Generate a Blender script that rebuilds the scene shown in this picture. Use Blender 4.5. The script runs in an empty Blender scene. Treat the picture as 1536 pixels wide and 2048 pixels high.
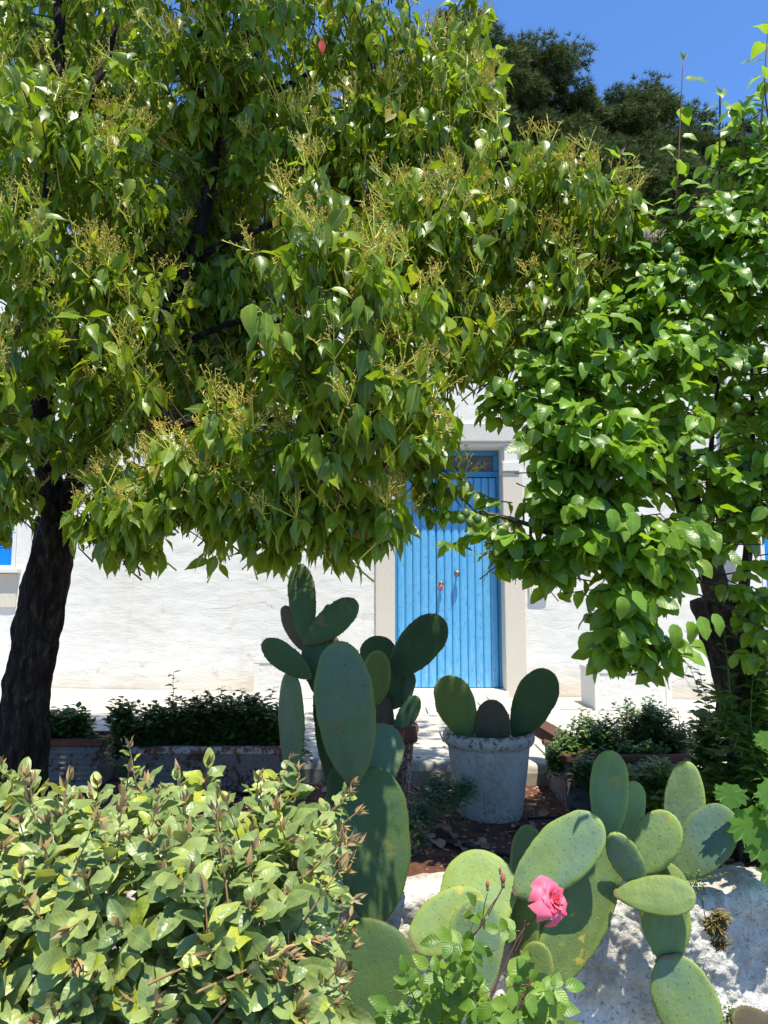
import bpy, math, random
import numpy as np
from mathutils import Vector, Matrix, noise
R = math.radians
random.seed(7); rng = np.random.default_rng(7)
scene = bpy.context.scene
C = scene.collection
# ------------------------------------------------------------------ camera, sky, sun, exposure
PITCH = R(6.4); FPX = 1480.0; CAMZ = 0.95
cam_d = bpy.data.cameras.new('camera'); cam = bpy.data.objects.new('camera', cam_d); C.objects.link(cam)
cam.location = (0, 0, CAMZ); cam.rotation_euler = (R(90) + PITCH, 0, 0)
cam_d.sensor_fit = 'VERTICAL'; cam_d.sensor_height = 36.0; cam_d.lens = 36.0 * FPX / 2048.0
cam_d.clip_start = 0.02; cam_d.clip_end = 2000
scene.camera = cam
SUNV = Vector((-0.12, 0.30, -0.95)).normalized()
sun_el = math.asin(-SUNV.z); sun_az = math.atan2(-SUNV.x, -SUNV.y)
world = bpy.data.worlds.new('World'); scene.world = world; world.use_nodes = True
wt = world.node_tree; wt.nodes.clear()
wo = wt.nodes.new('ShaderNodeOutputWorld'); wb = wt.nodes.new('ShaderNodeBackground'); ws = wt.nodes.new('ShaderNodeTexSky')
ws.sky_type = 'NISHITA'; ws.sun_disc = False; ws.sun_elevation = sun_el; ws.sun_rotation = sun_az
ws.air_density = 1.0; ws.dust_density = 0.1; ws.ozone_density = 4.0; ws.altitude = 100
wb.inputs['Strength'].default_value = 0.11
wh = wt.nodes.new('ShaderNodeMix'); wh.data_type = 'RGBA'; wh.blend_type = 'MULTIPLY'; wh.inputs[0].default_value = 1.0; wh.inputs[7].default_value = (.84, 1.17, 1.52, 1)
wt.links.new(ws.outputs[0], wh.inputs[6]); wt.links.new(wh.outputs[2], wb.inputs['Color']); wt.links.new(wb.outputs[0], wo.inputs['Surface'])
sd = bpy.data.lights.new('sun', 'SUN'); sun = bpy.data.objects.new('sun', sd); C.objects.link(sun)
sd.energy = 5.0; sd.angle = R(0.53); sd.color = (1.0, 0.94, 0.80)
sun.rotation_euler = SUNV.to_track_quat('-Z', 'Y').to_euler(); sun.location = (1, -3, 9)
scene.view_settings.view_transform = 'Standard'; scene.view_settings.look = 'None'
scene.view_settings.gamma = 1.0; scene.view_settings.exposure = 0.66
scene.view_settings.use_curve_mapping = False
scene.render.engine = 'CYCLES'
scene.cycles.max_bounces = 7; scene.cycles.diffuse_bounces = 4; scene.cycles.glossy_bounces = 3
scene.cycles.transmission_bounces = 5; scene.cycles.transparent_max_bounces = 8
scene.cycles.sample_clamp_indirect = 6
# ------------------------------------------------------------------ pixel helpers (photograph pixel -> place in the world)
cp, sp = math.cos(PITCH), math.sin(PITCH)
def ray(px, py):
    dx = (px - 768) / FPX; dy = (1024 - py) / FPX
    return Vector((dx, cp - dy * sp, sp + dy * cp))
def P(px, py, Y):
    d = ray(px, py); return Vector((0, 0, CAMZ)) + d * (Y / d.y)
def pxm(px, py, Y):            # metres per pixel there
    return (Y / ray(px, py).y) / FPX
def proj(pts):
    p = np.asarray(pts, float) - np.array([0, 0, CAMZ])
    f = p[:, 1] * cp + p[:, 2] * sp; u = -p[:, 1] * sp + p[:, 2] * cp
    f = np.where(f < 1e-3, 1e-3, f)
    return 768 + FPX * p[:, 0] / f, 1024 - FPX * u / f, f
def nrm(v):
    v = Vector(v); return v.normalized() if v.length > 1e-9 else Vector((0, 0, 1))
def rv(a=1.0):
    return Vector((random.uniform(-a, a), random.uniform(-a, a), random.uniform(-a, a)))
# ------------------------------------------------------------------ material helpers
def lin(r, g, b):
    f = lambda c: (c / 12.92 if c <= .04045 else ((c + .055) / 1.055) ** 2.4)
    return (f(r / 255), f(g / 255), f(b / 255), 1)
class NT:
    def __init__(s, name):
        s.m = bpy.data.materials.new(name); s.m.use_nodes = True; s.t = s.m.node_tree; s.t.nodes.clear()
        s.out = s.t.nodes.new('ShaderNodeOutputMaterial')
    def n(s, typ, props=None, **inp):
        nd = s.t.nodes.new('ShaderNode' + typ)
        for k, v in (props or {}).items(): setattr(nd, k, v)
        for k, v in inp.items():
            k = k.replace('_', ' ')
            sk = nd.inputs[int(k[1:])] if k[0] == 'i' and k[1:].isdigit() else nd.inputs[k]
            s.set(sk, v)
        return nd
    def set(s, sk, v):
        if hasattr(v, 'is_output'): s.t.links.new(v, sk)
        elif hasattr(v, 'outputs'): s.t.links.new(v.outputs[0], sk)
        else:
            if isinstance(v, tuple) and len(v) == 3 and sk.type == 'RGBA': v = v + (1,)
            sk.default_value = v
    def math(s, op, a, b=0.0, c=None):
        nd = s.n('Math', {'operation': op}); s.set(nd.inputs[0], a); s.set(nd.inputs[1], b)
        if c is not None: s.set(nd.inputs[2], c)
        return nd.outputs[0]
    def mix(s, f, a, b, bt='MIX'):
        nd = s.n('Mix', {'data_type': 'RGBA', 'blend_type': bt})
        s.set(nd.inputs[0], f); s.set(nd.inputs[6], a); s.set(nd.inputs[7], b); return nd.outputs[2]
    def ramp(s, f, stops):
        nd = s.n('ValToRGB'); s.set(nd.inputs[0], f); e = nd.color_ramp.elements
        while len(e) < len(stops): e.new(0.5)
        for i, (p, c) in enumerate(stops):
            e[i].position = p; e[i].color = (c, c, c, 1) if isinstance(c, (int, float)) else (tuple(c) + (1,))[:4]
        return nd.outputs[0]
    def noise(s, vec, scale, detail=4, rough=.55, dist=0.0):
        nd = s.n('TexNoise', None, Scale=scale, Detail=detail, Roughness=rough, Distortion=dist)
        if vec is not None: s.set(nd.inputs['Vector'], vec)
        return nd.outputs[0]
    def pos(s, sc=(1, 1, 1)):
        g = s.n('NewGeometry'); m = s.n('Mapping'); s.set(m.inputs[0], g.outputs['Position']); m.inputs['Scale'].default_value = sc
        return m.outputs[0]
    def bump(s, h, strength=.5, dist=.01, normal=None):
        nd = s.n('Bump', None, Strength=strength, Distance=dist, Height=h)
        if normal is not None: s.set(nd.inputs['Normal'], normal)
        return nd.outputs[0]
    def bsdf(s, **k):
        b = s.n('BsdfPrincipled', None, **k); s.t.links.new(b.outputs[0], s.out.inputs[0]); return b
    def rnd(s):
        g = s.n('NewGeometry'); o = s.n('ObjectInfo')
        return s.math('FRACT', s.math('ADD', g.outputs['Random Per Island'], o.outputs['Random']))
M = {}
def leafmat(name, ramp, trans, rough=.35, tmix=.32, rib=None, ribw=.03, back=None, veins=0, veinbump=.4, spec=.5, spots=0):
    t = NT(name); r = t.rnd()
    col = t.ramp(r, ramp)
    uv = t.n('UVMap'); sep = t.n('SeparateXYZ', None, Vector=uv.outputs[0])
    u, v = sep.outputs[0], sep.outputs[1]
    au = t.math('ABSOLUTE', t.math('SUBTRACT', u, .5))
    big = t.noise(t.pos(), 45, 2)
    col = t.mix(t.math('MULTIPLY', t.math('SUBTRACT', big, .35), .6), col, tuple(x * 1.6 for x in ramp[-1][1][:3]))
    nb = None
    if veins:
        w = t.math('SINE', t.math('MULTIPLY', t.math('SUBTRACT', v, t.math('MULTIPLY', au, .55)), veins))
        nb = t.bump(t.math('MULTIPLY', w, t.math('LESS_THAN', au, .45)), veinbump, .0012)
        col = t.mix(t.math('MULTIPLY', t.math('GREATER_THAN', w, .86), .16), col, rib or ramp[-1][1])
    if rib: col = t.mix(t.math('MULTIPLY', t.math('LESS_THAN', au, ribw), .75), col, rib)
    if spots:
        sn = t.noise(t.pos(), 160, 1); col = t.mix(t.math('GREATER_THAN', sn, .78), col, (.1, .06, .02))
    if back:
        g = t.n('NewGeometry'); col = t.mix(g.outputs['Backfacing'], col, back)
    b = t.n('BsdfPrincipled', None, Base_Color=col, Roughness=rough)
    b.inputs['Specular IOR Level'].default_value = spec
    tr = t.n('BsdfTranslucent'); t.set(tr.inputs[0], t.mix(r, trans, tuple(x * .75 for x in trans[:3])))
    if nb: t.set(b.inputs['Normal'], nb)
    mx = t.n('MixShader', None, Fac=tmix); t.set(mx.inputs[1], b); t.set(mx.inputs[2], tr)
    t.t.links.new(mx.outputs[0], t.out.inputs[0]); M[name] = t.m; return t.m
def simple(name, col, rough=.7, noise_amt=.3, scale=20, bump=.3, bdist=.003, col2=None, spec=.4, metallic=0, sc=(1, 1, 1), detail=5):
    t = NT(name); p = t.pos(sc); nz = t.noise(p, scale, detail)
    c2 = col2 or tuple(x * .55 for x in col[:3])
    c = t.mix(t.ramp(nz, [(.35, 0), (.65, 1)]), tuple(col[:3]), tuple(c2[:3]))
    c = t.mix(noise_amt, tuple(col[:3]), c)
    b = t.bsdf(Base_Color=c, Roughness=rough, Metallic=metallic)
    b.inputs['Specular IOR Level'].default_value = spec
    if bump: t.set(b.inputs['Normal'], t.bump(t.noise(p, scale * 2.2, 6), bump, bdist))
    M[name] = t.m; return t.m
# foliage
leafmat('camphor_leaf', [(0, (.025, .075, .006)), (.4, (.058, .145, .009)), (.78, (.11, .22, .014)), (.97, (.19, .31, .02)), (1, (.34, .22, .04))], (.46, .66, .02), .34, .38, (.30, .40, .08), .028, spots=1, spec=.42)
leafmat('camphor_young', [(0, (.18, .27, .015)), (1, (.30, .38, .025))], (.6, .66, .03), .38, .42, (.40, .46, .08), .03)
leafmat('plum_leaf', [(0, (.035, .10, .01)), (.4, (.07, .17, .014)), (.8, (.13, .25, .02)), (1, (.22, .33, .03))], (.42, .66, .02), .38, .42, (.22, .36, .09), .022, veins=40, veinbump=.10)
leafmat('plum_young', [(0, (.14, .28, .02)), (1, (.2, .36, .03))], (.38, .6, .03), .4, .42, (.3, .45, .09), .022, veins=40, veinbump=.12)
leafmat('hedge_leaf', [(0, (.07, .12, .04)), (.3, (.14, .21, .07)), (.65, (.22, .30, .10)), (.85, (.31, .38, .12)), (1, (.38, .43, .09))], (.30, .42, .05), .38, .25, (.27, .33, .13), .02, back=(.36, .34, .17), veins=42, veinbump=.12)
leafmat('hedge_yellow', [(0, (.30, .38, .04)), (1, (.42, .44, .05))], (.5, .55, .05), .42, .3, (.5, .5, .15), .02, back=(.42, .4, .18), veins=42, veinbump=.12)
leafmat('hedge_young', [(0, (.28, .19, .07)), (1, (.42, .28, .11))], (.35, .28, .1), .6, .2, (.4, .3, .15), .03, back=(.36, .26, .14))
leafmat('shrub_leaf', [(0, (.025, .065, .012)), (1, (.06, .13, .02))], (.12, .25, .02), .4, .25, (.1, .2, .05), .03)
leafmat('box_leaf', [(0, (.04, .09, .015)), (1, (.09, .17, .03))], (.15, .3, .02), .4, .25, (.12, .2, .05), .03)
leafmat('ivy_leaf', [(0, (.05, .11, .015)), (1, (.12, .21, .03))], (.25, .42, .03), .42, .38, (.2, .3, .07), .03, veins=36)
leafmat('grape_leaf', [(0, (.035, .11, .008)), (1, (.07, .17, .012))], (.26, .52, .01), .6, .40, None, veins=0)
leafmat('rose_leaf', [(0, (.04, .11, .012)), (.5, (.09, .2, .02)), (1, (.2, .31, .03))], (.42, .62, .02), .42, .36, (.16, .25, .06), .02, veins=40, veinbump=.2)
leafmat('weed_leaf', [(0, (.08, .14, .06)), (1, (.15, .21, .11))], (.15, .22, .08), .5, .2)
leafmat('dead_leaf', [(0, (.16, .07, .035)), (.5, (.30, .15, .08)), (1, (.48, .33, .22))], (.2, .1, .05), .7, .1)
leafmat('pine_needle', [(0, (.03, .055, .014)), (.6, (.055, .09, .02)), (1, (.10, .13, .03))], (.10, .14, .025), .6, .2, spec=.2)
leafmat('succulent_leaf', [(0, (.12, .14, .03)), (.5, (.2, .1, .04)), (1, (.25, .2, .06))], (.2, .15, .05), .5, .15)
simple('panicle_green', (.60, .56, .08), .5, .4, 60, 0, col2=(.46, .50, .06))
simple('panicle_bud', (.58, .34, .09), .6, .5, 90, 0, col2=(.34, .16, .05))
simple('red_leaf', (.5, .04, .02), .4, .2, 30, 0)
simple('twig_brown', (.075, .05, .032), .75, .5, 30, .3)
simple('twig_tan', (.30, .17, .08), .7, .5, 40, .3)
simple('twig_red', (.16, .06, .04), .6, .4, 30, .2)
simple('stem_green', (.14, .22, .05), .5, .3, 30, 0)
simple('dry_stem', (.28, .22, .13), .8, .3, 30, 0)
def bark(name, a, b, c, stretch=.22, sc=30):
    t = NT(name); p = t.pos((1, 1, stretch)); n1 = t.noise(p, sc, 8, .65, .6); n2 = t.noise(t.pos(), 5, 3)
    col = t.ramp(n1, [(.3, a), (.52, b), (.72, c)]); col = t.mix(t.math('MULTIPLY', n2, .5), col, a)
    bs = t.bsdf(Base_Color=col, Roughness=.9); bs.inputs['Specular IOR Level'].default_value = .2
    v = t.n('TexVoronoi', {'feature': 'DISTANCE_TO_EDGE'}, Scale=sc * 1.3); t.set(v.inputs['Vector'], t.mix(.08, p, n1))
    t.set(bs.inputs['Normal'], t.bump(t.math('ADD', n1, t.math('MULTIPLY', t.math('MINIMUM', v.outputs[0], .2), 3.0)), 1.0, .018)); M[name] = t.m
bark('bark_dark', (.008, .006, .004), (.035, .025, .018), (.14, .11, .08), .28, 34)
bark('bark_plum', (.02, .015, .012), (.08, .06, .045), (.24, .2, .15), .3, 26)
bark('bark_grey', (.06, .045, .035), (.18, .14, .105), (.34, .29, .23), 1.8, 18)
# ------------------------------------------------------------------ mesh helpers
def worldloc(o):
    v = Vector((0, 0, 0))
    while o is not None: v += Vector(o.location); o = o.parent
    return v
def link(name, me, parent=None, mat=None):
    if mat:
        for m in (mat if isinstance(mat, (list, tuple)) else [mat]): me.materials.append(M[m] if isinstance(m, str) else m)
    o = bpy.data.objects.new(name, me); C.objects.link(o)
    if parent is not None: o.parent = parent
    return o
def tag(o, label=None, cat=None, group=None, kind=None):
    if label: o['label'] = label
    if cat: o['category'] = cat
    if group: o['group'] = group
    if kind: o['kind'] = kind
    return o
def thing(name, loc, label, cat, group=None):
    o = bpy.data.objects.new(name, None); C.objects.link(o); o.location = loc; o.empty_display_size = .1
    return tag(o, label, cat, group)
class MB:
    def __init__(s): s.v = []; s.f = []; s.mi = []; s.smooth = True
    def add(s, vs, fs, mi=0):
        b = len(s.v); s.v += [tuple(v) for v in vs]; s.f += [tuple(i + b for i in f) for f in fs]; s.mi += [mi] * len(fs)
    def tube(s, pts, rad, sides=6, mi=0, cap=True, rough=0.0, seed=0, rs=8.0):
        pts = [Vector(p) for p in pts]; n = len(pts)
        if not hasattr(rad, '__len__'): rad = [rad] * n
        up = Vector((0, 0, 1)); prev = None; vs = []; fs = []
        for i, p in enumerate(pts):
            d = nrm((pts[min(i + 1, n - 1)] - pts[max(i - 1, 0)]))
            if prev is None:
                a = d.cross(up); a = d.cross(Vector((1, 0, 0))) if a.length < .05 else a
            else: a = prev - d * prev.dot(d)
            a = nrm(a); prev = a; b = d.cross(a)
            for k in range(sides):
                th = 2 * math.pi * k / sides; o = a * math.cos(th) + b * math.sin(th); r = rad[i]
                if rough:
                    q = p + o * r; r *= 1 + rough * (noise.noise(Vector((q.x * rs * 2, q.y * rs * 2, q.z * rs * .5)) + Vector((seed, 0, 0))) + .6 * noise.noise(Vector((q.x * rs * 5, q.y * rs * 5, q.z * rs * 1.2))))
                vs.append(p + o * r)
        for i in range(n - 1):
            for k in range(sides):
                k2 = (k + 1) % sides; fs.append((i * sides + k, i * sides + k2, (i + 1) * sides + k2, (i + 1) * sides + k))
        if cap:
            fs.append(tuple(range(sides))[::-1]); fs.append(tuple((n - 1) * sides + k for k in range(sides)))
        s.add(vs, fs, mi)
    def box(s, x0, x1, y0, y1, z0, z1, mi=0, ch=0.0):
        if ch <= 0:
            vs = [(x, y, z) for x in (x0, x1) for y in (y0, y1) for z in (z0, z1)]
            s.add(vs, [(0, 1, 3, 2), (4, 6, 7, 5), (0, 4, 5, 1), (2, 3, 7, 6), (0, 2, 6, 4), (1, 5, 7, 3)], mi); return
        import bmesh
        bm = bmesh.new(); bmesh.ops.create_cube(bm, size=1)
        for v in bm.verts: v.co = Vector(((x0 + x1) / 2 + v.co.x * (x1 - x0), (y0 + y1) / 2 + v.co.y * (y1 - y0), (z0 + z1) / 2 + v.co.z * (z1 - z0)))
        bmesh.ops.bevel(bm, geom=list(bm.edges), offset=ch, segments=1, affect='EDGES', profile=.5)
        bm.verts.index_update(); s.add([v.co.copy() for v in bm.verts], [[v.index for v in f.verts] for f in bm.faces], mi); bm.free()
    def lathe(s, c, prof, seg=48, mi=0, sx=1, sy=1, wob=0.0):
        c = Vector(c); vs = []; fs = []; n = len(prof)
        for r, z in prof:
            for k in range(seg):
                a = 2 * math.pi * k / seg; w = 1 + wob * noise.noise(Vector((math.cos(a) * 2, math.sin(a) * 2, z * 6)))
                vs.append(c + Vector((math.cos(a) * r * sx * w, math.sin(a) * r * sy * w, z)))
        for i in range(n - 1):
            for k in range(seg):
                k2 = (k + 1) % seg; fs.append((i * seg + k, i * seg + k2, (i + 1) * seg + k2, (i + 1) * seg + k))
        if prof[0][0] > 1e-4: fs.append(tuple(range(seg))[::-1])
        if prof[-1][0] > 1e-4: fs.append(tuple((n - 1) * seg + k for k in range(seg)))
        s.add(vs, fs, mi)
    def grid(s, nu, nv, fn, mi=0, wrap=False):
        vs = [fn(i / nu, j / nv) for i in range(nu + 1) for j in range(nv + 1)]
        fs = [(i * (nv + 1) + j, (i + 1) * (nv + 1) + j, (i + 1) * (nv + 1) + j + 1, i * (nv + 1) + j + 1) for i in range(nu) for j in range(nv)]
        s.add(vs, fs, mi)
    def ball(s, c, r, seg=8, rings=5, mi=0, sz=1.0):
        c = Vector(c)
        vs = [c + Vector((0, 0, r * sz))]; fs = []
        for i in range(1, rings):
            ph = math.pi * i / rings
            for k in range(seg):
                a = 2 * math.pi * k / seg; vs.append(c + Vector((math.sin(ph) * math.cos(a) * r, math.sin(ph) * math.sin(a) * r, math.cos(ph) * r * sz)))
        vs.append(c - Vector((0, 0, r * sz)))
        for k in range(seg): fs.append((0, 1 + k, 1 + (k + 1) % seg))
        for i in range(rings - 2):
            for k in range(seg):
                a = 1 + i * seg; b = a + seg; k2 = (k + 1) % seg; fs.append((a + k, b + k, b + k2, a + k2))
        a = 1 + (rings - 2) * seg; e = len(vs) - 1
        for k in range(seg): fs.append((a + k, e, a + (k + 1) % seg))
        s.add(vs, fs, mi)
    def octa(s, c, r, mi=0):
        c = Vector(c); vs = [c + Vector(d) * r for d in ((1, 0, 0), (-1, 0, 0), (0, 1, 0), (0, -1, 0), (0, 0, 1.2), (0, 0, -1.2))]
        s.add(vs, [(0, 2, 4), (2, 1, 4), (1, 3, 4), (3, 0, 4), (2, 0, 5), (1, 2, 5), (3, 1, 5), (0, 3, 5)], mi)
    def build(s, name, mat, parent=None, smooth=True):
        off = worldloc(parent) if parent is not None else Vector((0, 0, 0))
        me = bpy.data.meshes.new(name); me.from_pydata([(v[0] - off.x, v[1] - off.y, v[2] - off.z) for v in s.v], [], s.f)
        me.polygons.foreach_set('material_index', s.mi)
        if smooth: me.polygons.foreach_set('use_smooth', [True] * len(s.f))
        me.update(); return link(name, me, parent, mat)
# ------------------------------------------------------------------ leaves
def leaf_tpl(hw, ts, ws, fold=.25, curl=.25, wave=.0, tip=0.0, wide=False, ser=0.0, seed=0):
    """unit-length leaf along +Y, face +Z. returns verts, quads, uvs per vert"""
    rs = random.Random(seed); vs = []; uv = []
    cols = [-1, -.55, 0, .55, 1] if wide else [-1, 0, 1]
    for i, (t, w) in enumerate(zip(ts, ws)):
        for c in cols:
            x = c * w * hw * (1 + (ser * (1 if i % 2 else -1) if abs(c) == 1 else 0))
            z = abs(c) * w * hw * fold * (1 if not wide else (1.15 if abs(c) < 1 else .85)) - curl * t * t - tip * max(0, t - .7) ** 2 * 4 + wave * w * hw * math.sin(t * 11 + (2 if c > 0 else 0) + seed) * abs(c)
            y = t * (1 - .25 * curl * t)
            vs.append((x, y, z)); uv.append((.5 + c * .5 * w, t))
    n = len(cols); fs = []
    for i in range(len(ts) - 1):
        for j in range(n - 1): fs.append((i * n + j, i * n + j + 1, (i + 1) * n + j + 1, (i + 1) * n + j))
    return np.array(vs, float), np.array(fs), np.array(uv, float)
T7 = [0, .1, .26, .45, .65, .84, 1]
def tset(hw, ws, n=3, **k):
    return [leaf_tpl(hw, k.get('ts', T7), ws, fold=k.get('fold', .25) * (1 + .5 * (i - 1)), curl=k.get('curl', .25) * (.5 + .6 * i), wave=k.get('wave', 0), tip=k.get('tip', 0), wide=k.get('wide', False), ser=k.get('ser', 0), seed=i) for i in range(n)]
TP = {
 'camphor': tset(.23, [.05, .55, .95, 1, .72, .25, .02], fold=.35, curl=.22, wave=.1),
 'plum': tset(.33, [.05, .55, .92, 1, .86, .45, .03], ts=[0, .08, .24, .45, .66, .87, 1], fold=.28, curl=.3, wave=.14, wide=True),
 'hedge': tset(.27, [.05, .45, .78, .97, 1, .9, .68, .36, .02], n=4, ts=[0, .07, .18, .33, .5, .66, .81, .93, 1], fold=.30, curl=.2, wave=.2, wide=True),
 'young': tset(.16, [.1, .6, 1, .9, .6, .25, .02], fold=.7, curl=.1),
 'small': tset(.30, [.05, 1, .75, .02], ts=[0, .35, .7, 1], fold=.3, curl=.2),
 'ivy': tset(.36, [.1, .8, 1, .85, .5, .2, .02], ts=[0, .08, .25, .45, .65, .85, 1], fold=.2, curl=.25, wave=.1),
 'rose': tset(.31, [.05, .6, .95, 1, .8, .42, .02], fold=.25, curl=.2, wave=.1, wide=True, ser=.05),
}
def grape_tpl():
    lobes = [(0, .0), (.25, -.05), (.38, .12), (.62, .08), (.50, .28), (.72, .42), (.56, .50), (.60, .72), (.38, .66), (.30, .86), (.12, .82), (0, 1.0)]
    pts = []
    for i in range(len(lobes) - 1):
        a, b = lobes[i], lobes[i + 1]
        for k in range(3):
            t = k / 3; j = .025 if k % 2 else 0
            pts.append((a[0] + (b[0] - a[0]) * t + j, a[1] + (b[1] - a[1]) * t + j * .4))
    pts.append(lobes[-1]); full = pts + [(-x, y) for x, y in reversed(pts[1:-1])]
    vs = [(0, .35, -.02)] + [(x, y, .05 * abs(x) - .10 * (y - .35) ** 2 + .02 * math.sin(x * 9 + y * 7)) for x, y in full]
    n = len(full); fs = [(0, 1 + i, 1 + (i + 1) % n) for i in range(n)]
    return np.array(vs), np.array(fs), np.array([(.5 + v[0] * .5, v[1]) for v in vs])
TP['grape'] = [grape_tpl()]
def basis(pos, d, nref, L):
    d = nrm(d); n = Vector(nref) - d * d.dot(Vector(nref))
    n = nrm(n) if n.length > 1e-3 else nrm(d.cross(Vector((1, 0, 0))))
    x = d.cross(n)
    m = np.empty((3, 4)); m[:, 0] = np.array(x) * L; m[:, 1] = np.array(d) * L; m[:, 2] = np.array(n) * L; m[:, 3] = pos
    return m
def flipfix(m): return m
class Leaves:
    def __init__(s): s.d = {}
    def add(s, tpl, mat, pos, d, n, L):
        s.d.setdefault((tpl, mat), []).append(basis(pos, d, n, L))
    def build(s, parent, nmax=300, name='leaf', massname='foliage', seed=0):
        off = np.array(worldloc(parent)); allm = []; keys = []
        for k, ms in s.d.items():
            for m in ms: allm.append(m); keys.append(k)
        if not allm: return
        A = np.array(allm); ctr = A[:, :, 3] + A[:, :, 1] * .5; L = np.linalg.norm(A[:, :, 1], axis=1)
        px, py, f = proj(ctr); size = L * FPX / f
        inside = (px > 0) & (px < 1536) & (py > 0) & (py < 2048) & (f > .2)
        face = np.abs(A[:, 1, 2] / np.maximum(L, 1e-6)) + .3
        cell = {}
        step = 22 if size[inside].mean() > 35 else 11 if inside.any() else 22
        for i in np.where(inside)[0]:
            c = (int(px[i] // step), int(py[i] // step))
            if c not in cell or f[i] < f[cell[c]]: cell[c] = i
        cand = sorted(set(cell.values()), key=lambda i: -size[i] * face[i])[:nmax]
        single = set(cand); rest = {}
        tm = {}
        for i in range(len(A)):
            k = keys[i]
            if i in single:
                ti = (i * 7) % len(TP[k[0]]); mk = (k[0], ti, k[1])
                if mk not in tm:
                    V, F, U = TP[k[0]][ti]; tm[mk] = npmesh(name, V, F, U, k[1])
                o = bpy.data.objects.new(name, tm[mk]); C.objects.link(o); o.parent = parent
                m = A[i]; o.matrix_basis = Matrix([[*m[0, :3], m[0, 3] - off[0]], [*m[1, :3], m[1, 3] - off[1]], [*m[2, :3], m[2, 3] - off[2]], [0, 0, 0, 1]])
            else: rest.setdefault(k[1], {}).setdefault((k[0], (i * 7) % len(TP[k[0]])), []).append(i)
        if rest:
            mats = list(rest.keys()); VV = []; FF = []; UU = []; MI = []; base = 0
            for mi, mk in enumerate(mats):
                for (tp, ti), idx in rest[mk].items():
                    V, F, U = TP[tp][ti]; B = A[idx]
                    W = np.einsum('nij,vj->nvi', B[:, :, :3], V) + B[:, None, :, 3] - off
                    n = len(idx); VV.append(W.reshape(-1, 3)); UU.append(np.tile(U, (n, 1)))
                    Fq = F if F.shape[1] == 4 else np.concatenate([F, -np.ones((len(F), 1), int)], 1)
                    FN = (Fq[None] + (np.arange(n) * len(V) + base)[:, None, None]); FN[:, Fq < 0] = -1
                    FF.append(FN.reshape(-1, 4)); MI += [mi] * (n * len(F)); base += n * len(V)
            me = npmesh(massname, np.concatenate(VV), np.concatenate(FF), np.concatenate(UU), mats, MI)
            o = bpy.data.objects.new(massname, me); C.objects.link(o); o.parent = parent; o['kind'] = 'stuff'
        return
def npmesh(name, V, F, U, mats, MI=None):
    me = bpy.data.meshes.new(name); V = np.asarray(V, float); F = np.asarray(F)
    if F.shape[1] == 4:
        cnt = np.where(F[:, 3] < 0, 3, 4)
    else: cnt = np.full(len(F), 3)
    idx = F.reshape(-1); idx = idx[idx >= 0]
    me.vertices.add(len(V)); me.vertices.foreach_set('co', V.reshape(-1))
    me.loops.add(len(idx)); me.loops.foreach_set('vertex_index', idx.astype(np.int32))
    me.polygons.add(len(F)); st = np.concatenate([[0], np.cumsum(cnt)[:-1]])
    me.polygons.foreach_set('loop_start', st.astype(np.int32))
    me.polygons.foreach_set('use_smooth', np.ones(len(F), bool))
    if U is not None:
        l = me.uv_layers.new(name='UVMap'); l.data.foreach_set('uv', np.asarray(U)[idx].reshape(-1))
    for m in (mats if isinstance(mats, list) else [mats]): me.materials.append(M[m])
    if MI is not None: me.polygons.foreach_set('material_index', np.array(MI, np.int32))
    me.update(calc_edges=True); me.validate(); return me
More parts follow.
